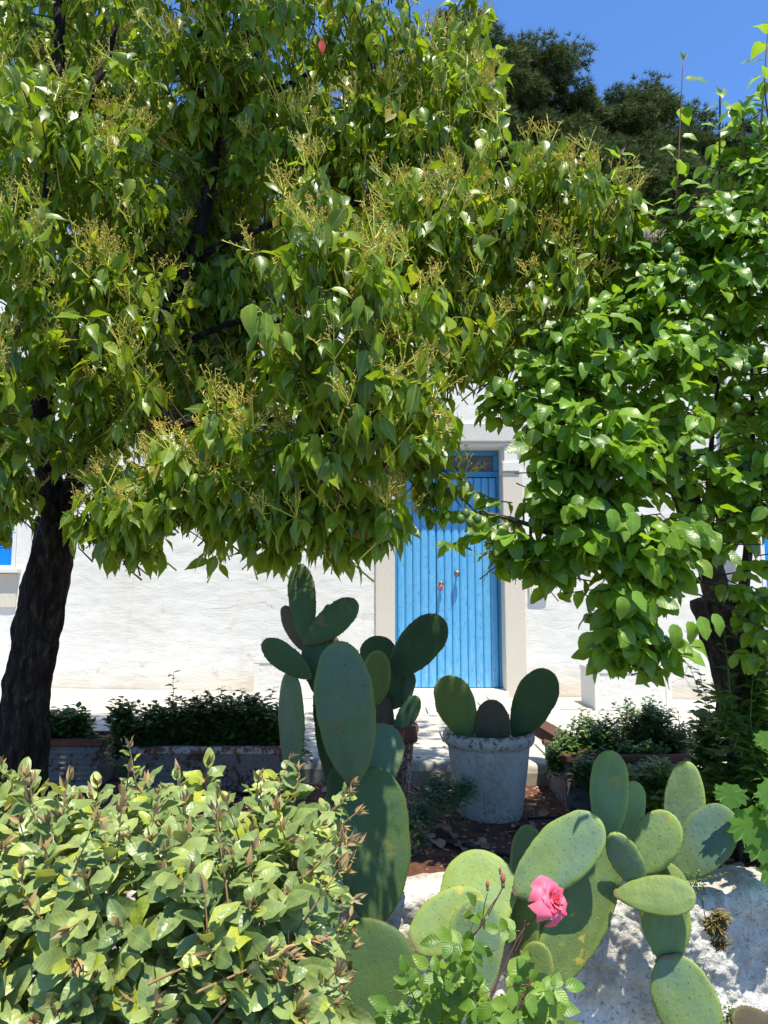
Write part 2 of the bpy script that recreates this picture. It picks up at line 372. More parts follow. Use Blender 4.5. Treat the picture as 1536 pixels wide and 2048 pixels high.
# ------------------------------------------------------------------ setting materials
def plaster(name, base, stain, rel=1.0, low=True):
    t = NT(name); p = t.pos(); ps = t.pos((.6, .6, 1.6))
    big = t.noise(p, 1.3, 5, .6); mid = t.noise(ps, 6, 6, .6); fine = t.noise(p, 70, 6, .6)
    col = t.mix(t.ramp(big, [(.5, 0), (.72, .55)]), base, stain)
    col = t.mix(t.math('MULTIPLY', t.ramp(mid, [(.58, 0), (.75, 1)]), .35), col, tuple(x * .82 for x in base[:3]))
    if low:
        z = t.n('SeparateXYZ', None, Vector=t.pos()).outputs[2]
        zz = t.math('ADD', z, t.math('MULTIPLY', t.math('SUBTRACT', mid, .5), .5))
        col = t.mix(t.ramp(zz, [(0, .6), (.08, .4), (.26, 0)]), col, (.56, .46, .34))
        pe = t.noise(p, 3.1, 8, .7); col = t.mix(t.math('MULTIPLY', t.ramp(pe, [(.60, 0), (.64, 1)]), t.ramp(z, [(.0, .6), (.5, .5), (1.2, .15)])), col, (.46, .40, .33)); dr = t.noise(t.pos((6, 6, .35)), 2.2, 4); col = t.mix(t.math('MULTIPLY', t.ramp(dr, [(.58, 0), (.74, 1)]), .25), col, (.50, .46, .40))
    # hairline cracks, broken up so that only some run
    v = t.n('TexVoronoi', {'feature': 'DISTANCE_TO_EDGE'}, Scale=1.1); w = t.n('Mapping'); t.set(w.inputs[0], t.mix(.22, t.pos((.7, .7, 1.4)), t.n('TexNoise', None, Scale=4.0, Detail=5.0).outputs[1])); t.set(v.inputs['Vector'], w.outputs[0])
    cr = t.math('MULTIPLY', t.math('LESS_THAN', v.outputs[0], .0045), t.ramp(t.noise(p, 1.9, 2), [(.52, 0), (.56, 1)]))
    col = t.mix(t.math('MULTIPLY', cr, .45), col, (.3, .27, .24))
    b = t.bsdf(Base_Color=col, Roughness=.9); b.inputs['Specular IOR Level'].default_value = .15
    rg = t.math('ABSOLUTE', t.math('SUBTRACT', t.noise(t.pos((.55, .55, 2.0)), 7, 7, .62, .8), .5))
    h = t.math('SUBTRACT', t.math('ADD', t.math('MULTIPLY', mid, .8), t.math('MULTIPLY', fine, .14)), t.math('MULTIPLY', t.math('MINIMUM', rg, .08), 1.0))
    h = t.math('SUBTRACT', h, t.math('MULTIPLY', cr, .3))
    t.set(b.inputs['Normal'], t.bump(h, .7 * rel, .012)); M[name] = t.m
plaster('white_plaster', (.70, .68, .63), (.60, .56, .48))
simple('jamb_stone', (.60, .55, .46), .85, .5, 60, .55, .006, (.52, .45, .36))
simple('lintel_stone', (.62, .60, .55), .85, .6, 55, .55, .006, (.45, .43, .39))
simple('sill_stone', (.66, .64, .60), .8, .4, 30, .3, .003, (.66, .62, .55))
simple('paver_stone', (.48, .445, .375), .8, .5, 9, .5, .006, (.44, .39, .32))
simple('paver_joint', (.34, .30, .24), .95, .5, 30, .3)
simple('kerb_stone', (.46, .43, .37), .85, .6, 14, .6, .008, (.28, .25, .21))
simple('soil', (.14, .055, .028), .95, .8, 24, .9, .02, (.05, .022, .013))
simple('pebble', (.38, .24, .16), .9, .8, 30, .5, .004, (.2, .09, .05))
simple('cornice_stone', (.40, .34, .26), .9, .8, 12, .8, .02, (.16, .14, .12))
simple('dry_ground', (.24, .20, .14), .95, .7, 2, .8, .05, (.1, .11, .05))
simple('asphalt', (.16, .155, .15), .9, .6, 40, .5, .004)
t = NT('blue_paint'); p = t.pos((1, 1, .12)); n1 = t.noise(p, 60, 6, .65); n2 = t.noise(t.pos(), 7, 4); n3 = t.noise(t.pos((1, 1, .5)), 38, 3)
c = t.mix(t.ramp(n1, [(.4, 0), (.75, .8)]), (.08, .35, .64), (.15, .44, .72)); c = t.mix(t.ramp(n3, [(.61, 0), (.67, .6)]), c, (.05, .18, .34)); z_ = t.n('SeparateXYZ', None, Vector=t.pos()).outputs[2]; c = t.mix(t.math('MULTIPLY', t.ramp(n1, [(.5, 0), (.6, 1)]), t.ramp(z_, [(.05, .6), (.35, .1), (1, 0)])), c, (.30, .42, .48))
c = t.mix(t.ramp(n2, [(.55, 0), (.8, .4)]), c, (.22, .50, .70)); b = t.bsdf(Base_Color=c, Roughness=.6); t.set(b.inputs['Normal'], t.bump(n1, .25, .002)); M['blue_paint'] = t.m
simple('blue_frame', (.035, .22, .45), .5, .4, 30, .2, .002, (.05, .3, .55))
simple('shutter_paint', (.0, .21, .72), .45, .3, 30, .15, .002, (.0, .17, .6))
simple('brass', (.35, .22, .12), .35, .4, 60, .1, metallic=.8)
simple('knob_metal', (.22, .19, .17), .38, .4, 50, .15, metallic=.7)
simple('red_ribbon', (.7, .04, .03), .6, .4, 80, .2, col2=(.75, .4, .35))
simple('dark_gap', (.015, .02, .03), .9, .2)
t = NT('dark_glass'); b = t.bsdf(Base_Color=(.07, .05, .04, 1), Roughness=.25); t.set(b.inputs['Base Color'], t.mix(t.noise(t.pos((.3, 1, 6)), 8, 3), (.06, .045, .035), (.10, .075, .06))); M['dark_glass'] = t.m
simple('plastic_white', (.72, .68, .58), .5, .3, 20, 0)
simple('pipe_grey', (.35, .38, .42), .5, .3, 20, 0)
simple('rubber_black', (.012, .012, .012), .45, .4, 60, .2)
# ------------------------------------------------------------------ ground, terraces, pavement, hill
WY = 7.30                                   # house wall face
def slope(x): return -.018 * x
mb = MB()
mb.box(-400, 400, -300, 2.80, -1.2, -.80); o = mb.build('ground', 'asphalt', smooth=False); tag(o, kind='structure')
# bed soil
mb = MB()
def soil_z(x, y):
    n = noise.noise(Vector((x * 2.1, y * 2.1, 3))) * .028 + noise.noise(Vector((x * 9, y * 9, 1))) * .012 + noise.noise(Vector((x * 30, y * 30, 7))) * .005
    return -.115 + n + slope(x) - (.02 if y < 3 else 0)
mb.grid(240, 60, lambda u, v: (-5 + 10 * u, 2.88 + (4.37 - 2.88) * v, soil_z(-5 + 10 * u, 2.88 + (4.37 - 2.88) * v)))
soil = mb.build('soil', 'soil'); tag(soil, kind='structure')
mb = MB(); mb.box(-14, 14, 4.36, 8.6, -.9, -.045)
for i, v in enumerate(mb.v): mb.v[i] = (v[0], v[1], v[2] + slope(v[0]))
pav = mb.build('pavement', 'paver_joint', smooth=False); tag(pav, kind='structure')
# far ends of the terrace beds
for x0, x1 in ((-14, -5.0), (5.0, 14)):
    mb = MB(); mb.box(x0, x1, 2.8, 4.36, -1.0, -.14 + slope((x0 + x1) / 2)); o = mb.build('soil', 'soil'); tag(o, kind='structure')
# paving slabs, each its own piece
def slab(parent, x0, x1, y0, y1, name='paving_slab', mat='paver_stone', zt=0.0, th=.042):
    z = zt + slope((x0 + x1) / 2) + random.uniform(-.003, .003); g = .005; tx = random.uniform(-.003, .003)
    mb = MB(); mb.box(x0 + g, x1 - g, y0 + g, y1 - g, z - th, z, ch=.005)
    for i, v in enumerate(mb.v): mb.v[i] = (v[0], v[1], v[2] + slope(v[0]) - slope((x0 + x1) / 2) + tx)
    return mb.build(name, mat, parent, smooth=False)
y = 4.60; row = 0
while y < WY - .02:
    d = min(.385, WY - y); x = -5.2 + (row % 2) * .3 - random.uniform(0, .1)
    while x < 5.3:
        w = random.choice([.5, .58, .66]); slab(pav, x, x + w, y, y + d); x += w
    y += d; row += 1
kerb_things = thing('kerb', (0, 4.45, 0), 'worn grey limestone kerb along the edge of the planting bed', 'kerb')
x = -5.2
while x < 5.3:
    w = random.uniform(.75, .95); mb = MB(); n = 10
    def kf(u, v, x=x, w=w):
        # profile over the stone: front bottom -> front top -> back top
        prof = [(4.375, -.16), (4.372, -.05), (4.378, -.014), (4.395, 0), (4.46, .003), (4.53, .002), (4.585, -.002), (4.592, -.03)]
        i = v * (len(prof) - 1); k = min(int(i), len(prof) - 2); f = i - k
        py = prof[k][0] * (1 - f) + prof[k + 1][0] * f; pz = prof[k][1] * (1 - f) + prof[k + 1][1] * f
        xx = x + .006 + (w - .012) * u; q = noise.noise(Vector((xx * 7, py * 9, pz * 20)))
        return (xx, py + q * .008, pz + slope(xx) + q * .006 + .004)
    mb.grid(n, 14, kf); mb.build('kerb_stone', 'kerb_stone', kerb_things); x += w
# hill behind the house
mb = MB()
def hill(u, v):
    x = -90 + 180 * u; y = 13 + 130 * v
    z = -.9 + 26 * (1 - math.exp(-max(0, y - 14) / 40)) + 1.2 * noise.noise(Vector((x * .06, y * .06, 0)))
    return (x, y, z)
mb.grid(50, 40, hill); hl = mb.build('hill', 'dry_ground'); tag(hl, kind='structure')
mb = MB(); mb.box(-400, 400, 8.62, 500, -1.3, -.9); o = mb.build('terrain', 'dry_ground', smooth=False); tag(o, kind='structure')
# leaf litter, pebbles, clods
mb = MB()
for i in range(2600):
    x = random.uniform(-1.5, 2.6); y = random.uniform(2.95, 4.36); r = random.choice([.004, .006, .009, .013]); z = soil_z(x, y)
    mb.add([Vector((x, y, z)) + Vector(d) * r * random.uniform(.6, 1.2) for d in ((1, .2, 0), (-.3, 1, 0), (-1, -.3, 0), (.2, -1, 0), (0.1, 0, .7))], [(0, 1, 4), (1, 2, 4), (2, 3, 4), (3, 0, 4)])
o = mb.build('gravel', 'pebble', soil, smooth=False); o['kind'] = 'stuff'
lv = Leaves()
for i in range(520):
    x = random.uniform(-1.2, 2.4); y = random.choice([random.uniform(2.9, 3.5), random.uniform(2.9, 4.3)])
    a = random.uniform(0, 6.28); lv.add('hedge' if random.random() < .6 else 'camphor', 'dead_leaf', (x, y, soil_z(x, y) + random.uniform(.005, .02)), (math.cos(a), math.sin(a), random.uniform(-.1, .35)), (random.uniform(-.6, .6), random.uniform(-.6, .6), 1), random.uniform(.035, .10))
for i in range(60):
    x = random.uniform(-2, 2.5); y = random.uniform(4.4, 5.2)
    a = random.uniform(0, 6.28); lv.add('small', 'dead_leaf', (x, y, slope(x) + .008), (math.cos(a), math.sin(a), 0), (0, 0, 1), random.uniform(.03, .05))
lv.build(soil, 150, 'dead_leaf', 'leaf_litter')
# ------------------------------------------------------------------ retaining wall
t = NT('wall_rough'); p = t.pos(); a = t.noise(p, 3.2, 8, .68); bb = t.noise(p, 12, 8, .7); c3 = t.noise(p, 60, 5, .7); d4 = t.noise(p, 1.6, 3)
col = t.mix(t.ramp(a, [(.46, 0), (.66, 1)]), (.84, .80, .72), (.40, .34, .26))
col = t.mix(t.ramp(bb, [(.56, 0), (.64, .65)]), col, (.72, .70, .66))
z = t.n('SeparateXYZ', None, Vector=t.pos()).outputs[2]
fl = t.math('MULTIPLY', t.ramp(t.math('ADD', z, t.math('MULTIPLY', d4, .45)), [(0.10, 0), (.30, 1)]), t.ramp(bb, [(.34, .15), (.58, .85)]))
col = t.mix(fl, col, (.20, .17, .145))
col = t.mix(t.ramp(c3, [(.57, 0), (.63, .7)]), col, (.15, .14, .13)); col = t.mix(t.ramp(t.noise(p, 170, 3, .7), [(.60, 0), (.66, .6)]), col, (.1, .1, .1))
col = t.mix(t.ramp(t.noise(p, 5, 3), [(.56, 0), (.75, .6)]), col, (.46, .37, .25))
b = t.bsdf(Base_Color=col, Roughness=.92); b.inputs['Specular IOR Level'].default_value = .15
t.set(b.inputs['Normal'], t.bump(t.math('ADD', bb, t.math('MULTIPLY', c3, .5)), 1.0, .022)); M['wall_rough'] = t.m
WT = -.085
def wtop(x): return WT + slope(x) + .022 * noise.noise(Vector((x * 2.3, 0, 5))) + .012 * noise.noise(Vector((x * 7, 0, 9))) + (.05 if x > 1.05 else 0) * min(1, (x - 1.05) * 4)
def wface(x, z):
    v = Vector((x, 0, z))
    return 2.70 - .022 * noise.noise(v * 2.1) - .018 * noise.noise(v * 5.2 + Vector((3, 1, 0))) - .016 * noise.noise(v * 14) - .009 * noise.noise(v * 37) - .004 * noise.noise(v * 80) + .05 * (z + .1) * -.6
mb = MB()
NX = 760
def wallfn(u, v):
    x = -4 + u / .1 * 3 if u < .1 else (-1 + (u - .1) / .8 * 3.2 if u < .9 else 2.2 + (u - .9) / .1 * 1.8)
    zt = wtop(x)
    if v < .72: z = -.82 + (zt - .03 + .82) * (v / .72); return (x, wface(x, z), z)
    w = (v - .72) / .28
    if w < .3: a = w / .3 * math.pi / 2; yf = wface(x, zt - .03); return (x, yf + .03 * (1 - math.cos(a)), zt - .03 + .03 * math.sin(a))
    yy = wface(x, zt - .03) + .03 + (w - .3) / .7 * .24
    return (x, yy, zt + .010 * noise.noise(Vector((x * 9, yy * 9, 2))) + .008 * noise.noise(Vector((x * 22, yy * 22, 2))) - (.03 * max(0, (w - .8) / .2)))
mb.grid(NX, 150, wallfn)
rw = thing('retaining_wall', (0, 2.8, -.8), 'rough whitewashed stone retaining wall with flaking grey lime in the foreground', 'wall')
mb.build('wall_face', 'wall_rough', rw)
mb = MB(); mb.box(-14, -4, 2.7, 2.97, -.85, -.05); mb.box(4, 14, 2.7, 2.97, -.85, -.14); mb.build('wall_end', 'wall_rough', rw, smooth=False)
mb = MB(); mb.box(-3.99, 3.99, 2.76, 2.90, -.85, -.22); mb.build('wall_core', 'wall_rough', rw, smooth=False)
# ------------------------------------------------------------------ house
house = thing('house', (0, WY, 0), 'low whitewashed house with rough plaster wall behind the trees', 'house')
def wx(px, py=1200): return P(px, py, WY).x
def wz(py): return P(768, py, WY).z
DX0, DX1 = wx(790, 1380) , wx(1012, 1380); DZ0 = wz(1382); DZ1 = wz(892)
WX0, WX1 = wx(-150), wx(27); WZ0, WZ1 = wz(1137), wz(930)
VX0, VX1 = wx(1526), wx(1680); VZ0, VZ1 = wz(1204), wz(1000)
HTOP = wz(486)
ox = sorted({-6.5, 6.5, DX0, DX1, WX0, WX1, VX0, VX1}); oz = sorted({-.25, HTOP, DZ0, DZ1, WZ0, WZ1, VZ0, VZ1})
def refine(l, st):
    r = []
    for a, b in zip(l, l[1:]):
        n = max(1, int(round((b - a) / st))); r += [a + (b - a) * i / n for i in range(n)]
    return r + [l[-1]]
gx, gz = refine(ox, .035), refine(oz, .03)
holes = [(DX0, DX1, DZ0 - 1, DZ1), (WX0, WX1, WZ0, WZ1), (VX0, VX1, VZ0, VZ1)]
def inh(x, z): return any(a - 1e-6 < x < b + 1e-6 and c - 1e-6 < z < d + 1e-6 for a, b, c, d in holes)
def wdisp(x, z):
    v = Vector((x, 0, z)); e = 1.0
    for a, b, c, d in holes:
        dx = max(a - x, x - b, 0); dz = max(c - z, z - d, 0); e = min(e, math.hypot(dx, dz) / .12)
    return (.018 * noise.noise(v * 1.3) + .0028 * noise.noise(Vector((x * 4.5, 0, z * 8))) + .0034 * noise.noise(Vector((x * 11, 4, z * 20))) + .0016 * noise.noise(Vector((x * 24, 4, z * 40)))) * e
vid = {}; mb = MB(); vs = []; fs = []
def gv(i, j):
    if (i, j) not in vid: vid[(i, j)] = len(vs); vs.append((gx[i], WY + wdisp(gx[i], gz[j]), gz[j]))
    return vid[(i, j)]
for i in range(len(gx) - 1):
    for j in range(len(gz) - 1):
        if not inh((gx[i] + gx[i + 1]) / 2, (gz[j] + gz[j + 1]) / 2): fs.append((gv(i, j), gv(i + 1, j), gv(i + 1, j + 1), gv(i, j + 1)))
mb.add(vs, fs)
mb.build('wall', 'white_plaster', house)
# reveals and the body of the house behind the face
mb = MB(); D = .30
for a, b, c, d in ((DX0, DX1, DZ0, DZ1), (WX0, WX1, WZ0, WZ1), (VX0, VX1, VZ0, VZ1)):
    mb.box(a - .2, a, WY + .004, WY + D, c, d); mb.box(b, b + .2, WY + .004, WY + D, c, d); mb.box(a - .2, b + .2, WY + .004, WY + D, d, d + .15)
    if c > .2: mb.box(a - .2, b + .2, WY + .004, WY + D, c - .15, c)
mb.box(-6.5, 6.5, WY + D + .01, 12.5, -.25, HTOP - .02)
mb.box(-6.5, -6.3, WY + .03, WY + D, -.25, HTOP - .02); mb.box(6.3, 6.5, WY + .03, WY + D, -.25, HTOP - .02); mb.box(-6.3, 6.3, WY + .03, WY + D, DZ1 + .4, HTOP - .02)
mb.build('wall', 'sill_stone', house, smooth=False)
mb = MB(); x = -6.55
while x < 6.55:      # coping stones along the roof edge
    w = random.uniform(.45, .7); m2 = MB(); m2.box(x + .003, x + w - .003, WY - .10, WY + .35, HTOP + .003, HTOP + .10 + random.uniform(-.01, .012), ch=.012)
    m2.build('coping_stone', 'cornice_stone', house, smooth=False); x += w
# door surround
sur = []
def part(name, mat, parent, x0, x1, y0, y1, z0, z1, ch=.004, smooth=False):
    m = MB(); m.box(x0, x1, y0, y1, z0, z1, ch=ch); return m.build(name, mat, parent, smooth=smooth)
JW = wx(1053, 1380) - DX1
part('door_jamb', 'jamb_stone', house, DX0 - (DX0 - wx(751)), DX0 + .001, WY - .035, WY + D, DZ0 - .12, wz(945), .006)
part('door_jamb', 'jamb_stone', house, DX1 - .001, DX1 + JW, WY - .035, WY + D, DZ0 - .12, wz(945), .006)
for a, b in ((DX0 - .225, DX0 + .002), (DX1 - .002, DX1 + .17)):
    part('impost_block', 'sill_stone', house, a, b, WY - .055, WY + D, wz(944), wz(925), .006)
    part('upper_jamb', 'sill_stone', house, a + .02, b - .02 if b > 0.5 else b, WY - .03, WY + D, wz(924.5), wz(893), .004)
part('door_lintel', 'lintel_stone', house, DX0 - .24, DX1 + .26, WY - .06, WY + D, wz(885.5), wz(848), .01)
part('lintel_soffit', 'sill_stone', house, DX0 - .2, DX1 + .16, WY - .02, WY + D, wz(893), wz(886), .003)
step = part('doorstep', 'sill_stone', house, DX0 - .01, DX1 + .02, WY - .04, WY + D + .05, DZ0 - .12, DZ0, .006)
# door
door = thing('wooden_door', ((DX0 + DX1) / 2, WY + .2, DZ0), 'sky blue double door of vertical wooden planks in a pale stone surround', 'door')
DY = WY + .22; TZ = wz(947)
fr = MB(); fz = DZ1 - .002
fr.box(DX0 + .003, DX0 + .025, DY - .02, DY + .05, DZ0 + .003, TZ - .002); fr.box(DX1 - .025, DX1 - .003, DY - .02, DY + .05, DZ0 + .003, TZ - .002)
fr.build('door_frame', 'blue_frame', door, smooth=False)
tr = MB(); zt0 = wz(943)
tr.box(DX0 + .003, DX1 - .003, DY - .03, DY + .05, TZ, wz(937), ch=.004); tr.box(DX0 + .003, DX1 - .003, DY - .02, DY + .05, fz - .055, fz, ch=.004)
tr.box(DX0 + .003, DX0 + .055, DY - .02, DY + .05, wz(937) + .001, fz - .056, ch=.004); tr.box(DX1 - .055, DX1 - .003, DY - .02, DY + .05, wz(937) + .001, fz - .056, ch=.004)
tw = tr.build('transom_window', 'blue_frame', door, smooth=False)
g = MB(); g.box(DX0 + .05, DX1 - .05, DY + .015, DY + .025, wz(937), fz - .05); g.build('pane', 'dark_glass', tw, smooth=False)
bk = MB(); bk.box(DX0, DX1, DY + .035, DY + .05, DZ0, TZ); bk.build('door_backing', 'dark_gap', door, smooth=False)
SPL = wx(877, 1300)
def leaf_planks(a, b, n):
    lf = MB(); lf.box(a, b, DY + .022, DY + .034, DZ0 + .006, TZ - .006); leaf = lf.build('door_leaf', 'blue_frame', door, smooth=False)
    w = (b - a) / n
    for i in range(n):
        m = MB(); x0, x1 = a + w * i + .0015, a + w * (i + 1) - .0015; zz0, zz1 = DZ0 + .008, TZ - .01
        prof = [(x0, DY + .02), (x0 + .001, DY + .008), (x0 + w * .10, DY + .001), (x0 + w * .26, DY - .004), (x0 + w * .5, DY - .0055), (x1 - w * .22, DY - .004), (x1 - w * .10, DY + .001), (x1 - .001, DY + .008), (x1, DY + .02)]
        k = len(prof); m.add([(q[0], q[1], zz0) for q in prof] + [(q[0], q[1], zz1) for q in prof], [(j, j + 1, k + j + 1, k + j) for j in range(k - 1)] + [tuple(range(k))[::-1], tuple(range(k, 2 * k))])
        m.build('plank', 'blue_paint', leaf, smooth=False)
    return leaf
l1 = leaf_planks(DX0 + .026, SPL - .003, 5); l2 = leaf_planks(SPL + .003, DX1 - .026, 8)
kb = MB(); kc = P(914, 1147, DY - .05); kb.lathe((0, 0, 0), [(.016, 0), (.018, .004), (.010, .010), (.009, .03), (.014, .038), (.028, .048), (.034, .062), (.033, .075), (.024, .087), (.008, .093), (0.0, .094)], 24)
kb.v = [(kc.x + v[0], DY - .006 - v[2], kc.z + v[1]) for v in kb.v]; kb.build('door_knob', 'knob_metal', door)
kb = MB(); hc = P(882, 1168, DY - .02); kb.lathe((0, 0, 0), [(.020, 0), (.024, .004), (.022, .012), (.012, .016), (.010, .03), (.020, .036), (.024, .046), (.016, .056), (0, .058)], 20)
kb.v = [(hc.x + v[0], DY - .006 - v[2], hc.z + v[1] * 1.25) for v in kb.v]
kb.box(hc.x - .004, hc.x + .004, DY - .055, DY - .03, hc.z - .075, hc.z - .02)
hd = kb.build('door_handle', 'brass', door)
kb = MB(); 
for i in range(7):
    a = rv(.012); kb.tube([hc + Vector((0, -.05, -.01)), hc + Vector((a.x - .004, -.055 + a.y * .4, -.025 + a.z * .4)), hc + Vector((a.x * 1.6 - .006, -.055, -.052 + a.z))], [.006, .0055, .003], 5)
rb = kb.build('red_ribbon', 'red_ribbon'); tag(rb, 'small red ribbon knotted on the keys of the blue door', 'ribbon')
# windows with blue shutters
def shutter_window(x0, x1, z0, z1, label, grp, sillw):
    w = thing('shuttered_window', ((x0 + x1) / 2, WY + .1, z0), label, 'window', grp)
    part('window_sill', 'sill_stone', w, x0 - .06, x1 + .06, WY - .09, WY + .2, z0 - .045, z0 - .002, .005)
    f = MB(); f.box(x0 + .002, x0 + .04, WY - .01, WY + .12, z0, z1 - .002, ch=.003); f.box(x1 - .04, x1 - .002, WY - .01, WY + .12, z0, z1 - .002, ch=.003); f.box(x0 + .041, x1 - .041, WY - .01, WY + .12, z0, z0 + .03, ch=.003); f.box(x0 + .041, x1 - .041, WY - .01, WY + .12, z1 - .05, z1 - .003, ch=.003)
    f.build('window_frame', 'sill_stone', w, smooth=False)
    a, b = x0 + .042, x1 - .042; mid = (a + b) / 2
    for s0, s1 in ((a, mid - .003), (mid + .003, b)):
        m = MB(); m.box(s0, s0 + .06, WY + .03, WY + .07, z0 + .032, z1 - .052, ch=.003); m.box(s1 - .035, s1, WY + .03, WY + .07, z0 + .032, z1 - .052, ch=.003)
        m.box(s0 + .061, s1 - .036, WY + .035, WY + .065, z0 + .032, z0 + .20, ch=.003); m.box(s0 + .061, s1 - .036, WY + .035, WY + .065, z1 - .12, z1 - .052, ch=.003)
        sh = m.build('shutter', 'shutter_paint', w, smooth=False)
        z = z0 + .215
        while z < z1 - .13:
            q = MB(); q.add([(s0 + .061, WY + .032, z), (s1 - .036, WY + .032, z), (s1 - .036, WY + .066, z + .03), (s0 + .061, WY + .066, z + .03), (s0 + .061, WY + .038, z - .006), (s1 - .036, WY + .038, z - .006), (s1 - .036, WY + .072, z + .024), (s0 + .061, WY + .072, z + .024)], [(0, 1, 2, 3), (7, 6, 5, 4), (0, 4, 5, 1), (2, 6, 7, 3)])
            q.build('louvre', 'shutter_paint', sh, smooth=False); z += .034
        q = MB(); q.box(s0 + .02, s1 - .02, WY + .08, WY + .09, z0 + .04, z1 - .06); q.build('window_backing', 'dark_gap', w, smooth=False)
shutter_window(WX0, WX1, WZ0, WZ1, 'bright blue louvred shutters in a white frame left of the big trunk', None, 0)
shutter_window(VX0, VX1, VZ0, VZ1, 'blue shutter glimpsed at the right edge behind the leaning trunk', None, 0)
mb = MB(); mb.box(WX0 - .05, WX1 + .03, WY - .025, WY + .01, wz(1215), WZ0 - .05, ch=.004); mb.build('sill_shadow_panel', 'jamb_stone', house, smooth=False)  # beige slab standing in for the shadow cast below the window
bx = thing('doorbell_box', P(1070, 1178, WY), 'small cream wall box with raised square rim, right of the blue door', 'wall box')
c0 = P(1058, 1190, WY - .02); c1 = P(1094, 1150, WY - .02)
m = MB(); m.box(c0.x, c1.x, WY - .045, WY + .012, c0.z, c1.z, ch=.006); m.build('box_body', 'plastic_white', bx, smooth=False)
m = MB(); w_ = c1.x - c0.x
for (a, b, c, d) in ((.12, .88, .12, .2), (.12, .88, .8, .88), (.12, .2, .2, .8), (.8, .88, .2, .8)): m.box(c0.x + w_ * a, c0.x + w_ * b, WY - .052, WY - .0445, c0.z + (c1.z - c0.z) * c, c0.z + (c1.z - c0.z) * d)
m.build('box_rim', 'plastic_white', bx, smooth=False)
m = MB(); q0 = P(1441, 700, WY - .06); m.tube([(q0.x, WY - .07, .1), (q0.x, WY - .07, HTOP - .2), (q0.x + .02, WY - .03, HTOP - .05)], .035, 12); dp = m.build('drainpipe', 'pipe_grey'); tag(dp, 'thin grey drainpipe running up the white wall behind the right tree', 'drainpipe')
# white stone troughs against the wall
def trough(px0, px1, Y0, label, mirrored=False):
    a = P(px0, 1418, Y0); b = P(px1, 1418, Y0); x0, x1 = a.x, b.x; z0 = slope((x0 + x1) / 2) + .002; z1 = z0 + .36; y0, y1 = Y0, Y0 + .44
    th = thing('stone_trough', ((x0 + x1) / 2, (y0 + y1) / 2, z0), label, 'trough')
    m = MB(); t_ = .035
    m.box(x0, x1, y0 + .006, y0 + t_, z0, z1 - .05); m.box(x0, x1, y1 - t_, y1, z0, z1 - .05); m.box(x0, x0 + t_, y0 + t_ + .001, y1 - t_ - .001, z0, z1 - .05); m.box(x1 - t_, x1, y0 + t_ + .001, y1 - t_ - .001, z0, z1 - .05)
    m.box(x0 + t_, x1 - t_, y0 + t_, y1 - t_, z0 + .01, z0 + .05)
    m.build('trough_body', 'sill_stone', th, smooth=False)
    m = MB(); r_ = .045
    m.box(x0 - .008, x1 + .008, y0 - .008, y0 + r_, z1 - .048, z1, ch=.006); m.box(x0 - .008, x1 + .008, y1 - r_, y1 + .008, z1 - .048, z1, ch=.006)
    m.box(x0 - .008, x0 + r_, y0 + r_ + .001, y1 - r_ - .001, z1 - .048, z1, ch=.006); m.box(x1 - r_, x1 + .008, y0 + r_ + .001, y1 - r_ - .001, z1 - .048, z1, ch=.006)
    m.box(x0, x0 + .05, y0 - .006, y0 + .005, z0, z1 - .049, ch=.002); m.box(x1 - .05, x1, y0 - .006, y0 + .005, z0, z1 - .049, ch=.002); m.box(x0 + .051, x1 - .051, y0 - .006, y0 + .005, z0, z0 + .04, ch=.002)
    m.build('trough_rim', 'sill_stone', th, smooth=False)
    m = MB(); m.grid(60, 26, lambda u, v: (x0 + .05 + (x1 - x0 - .1) * u, y0 + .002 - .003 * abs(noise.noise(Vector((u * 22, v * 11, 1)))) * 2, z0 + .04 + (z1 - z0 - .09) * v))
    m.build('trough_panel', 'sill_stone', th)
    m = MB(); m.box(x0 + t_, x1 - t_, y0 + t_, y1 - t_, z0 + .06, z1 - .10); m.build('soil_fill', 'soil', th, smooth=False)
trough(1190, 1345, 6.50, 'empty white stone trough with rough carved panel, right of the blue door')
trough(506, 700, 6.88, 'low white stone trough against the wall, half hidden behind the tall cactus')
# ------------------------------------------------------------------ pots and planters
t = NT('white_pot'); p = t.pos(); z = t.n('SeparateXYZ', None, Vector=t.n('TexCoord').outputs['Object']).outputs[2]
n1 = t.noise(p, 45, 8, .7); n2 = t.noise(p, 9, 4); n5 = t.noise(p, 150, 3)
c = t.mix(t.ramp(n2, [(.4, 0), (.7, .6)]), (.46, .43, .38), (.31, .28, .24))
c = t.mix(t.math('MULTIPLY', t.ramp(n1, [(.545, 0), (.57, 1)]), t.ramp(z, [(.0, .8), (.10, .30), (.34, .25), (.375, 1)])), c, (.10, .065, .05))
c = t.mix(t.ramp(n5, [(.62, 0), (.66, .6)]), c, (.14, .12, .10))
c = t.mix(t.math('MULTIPLY', t.ramp(n1, [(.44, 0), (.5, .9)]), t.ramp(z, [(.395, 0), (.41, 1)])), c, (.13, .07, .05))
b = t.bsdf(Base_Color=c, Roughness=.75); t.set(b.inputs['Normal'], t.bump(n1, .3, .004)); M['white_pot'] = t.m
def flakepot(name, base, paint, thr=.5, sc=30):
    t = NT(name); p = t.pos(); n1 = t.noise(p, sc, 8, .7); n2 = t.noise(p, 6, 3)
    f = t.ramp(t.math('ADD', n1, t.math('MULTIPLY', t.math('SUBTRACT', n2, .5), .5)), [(thr, 0), (thr + .04, 1)])
    c = t.mix(f, paint, base); b = t.bsdf(Base_Color=c, Roughness=.85); t.set(b.inputs['Normal'], t.bump(n1, .5, .005)); M[name] = t.m
flakepot('flaking_terracotta', (.17, .07, .04), (.38, .36, .33), .47, 38)
flakepot('planter_white', (.07, .035, .025), (.16, .15, .135), .54, 30)
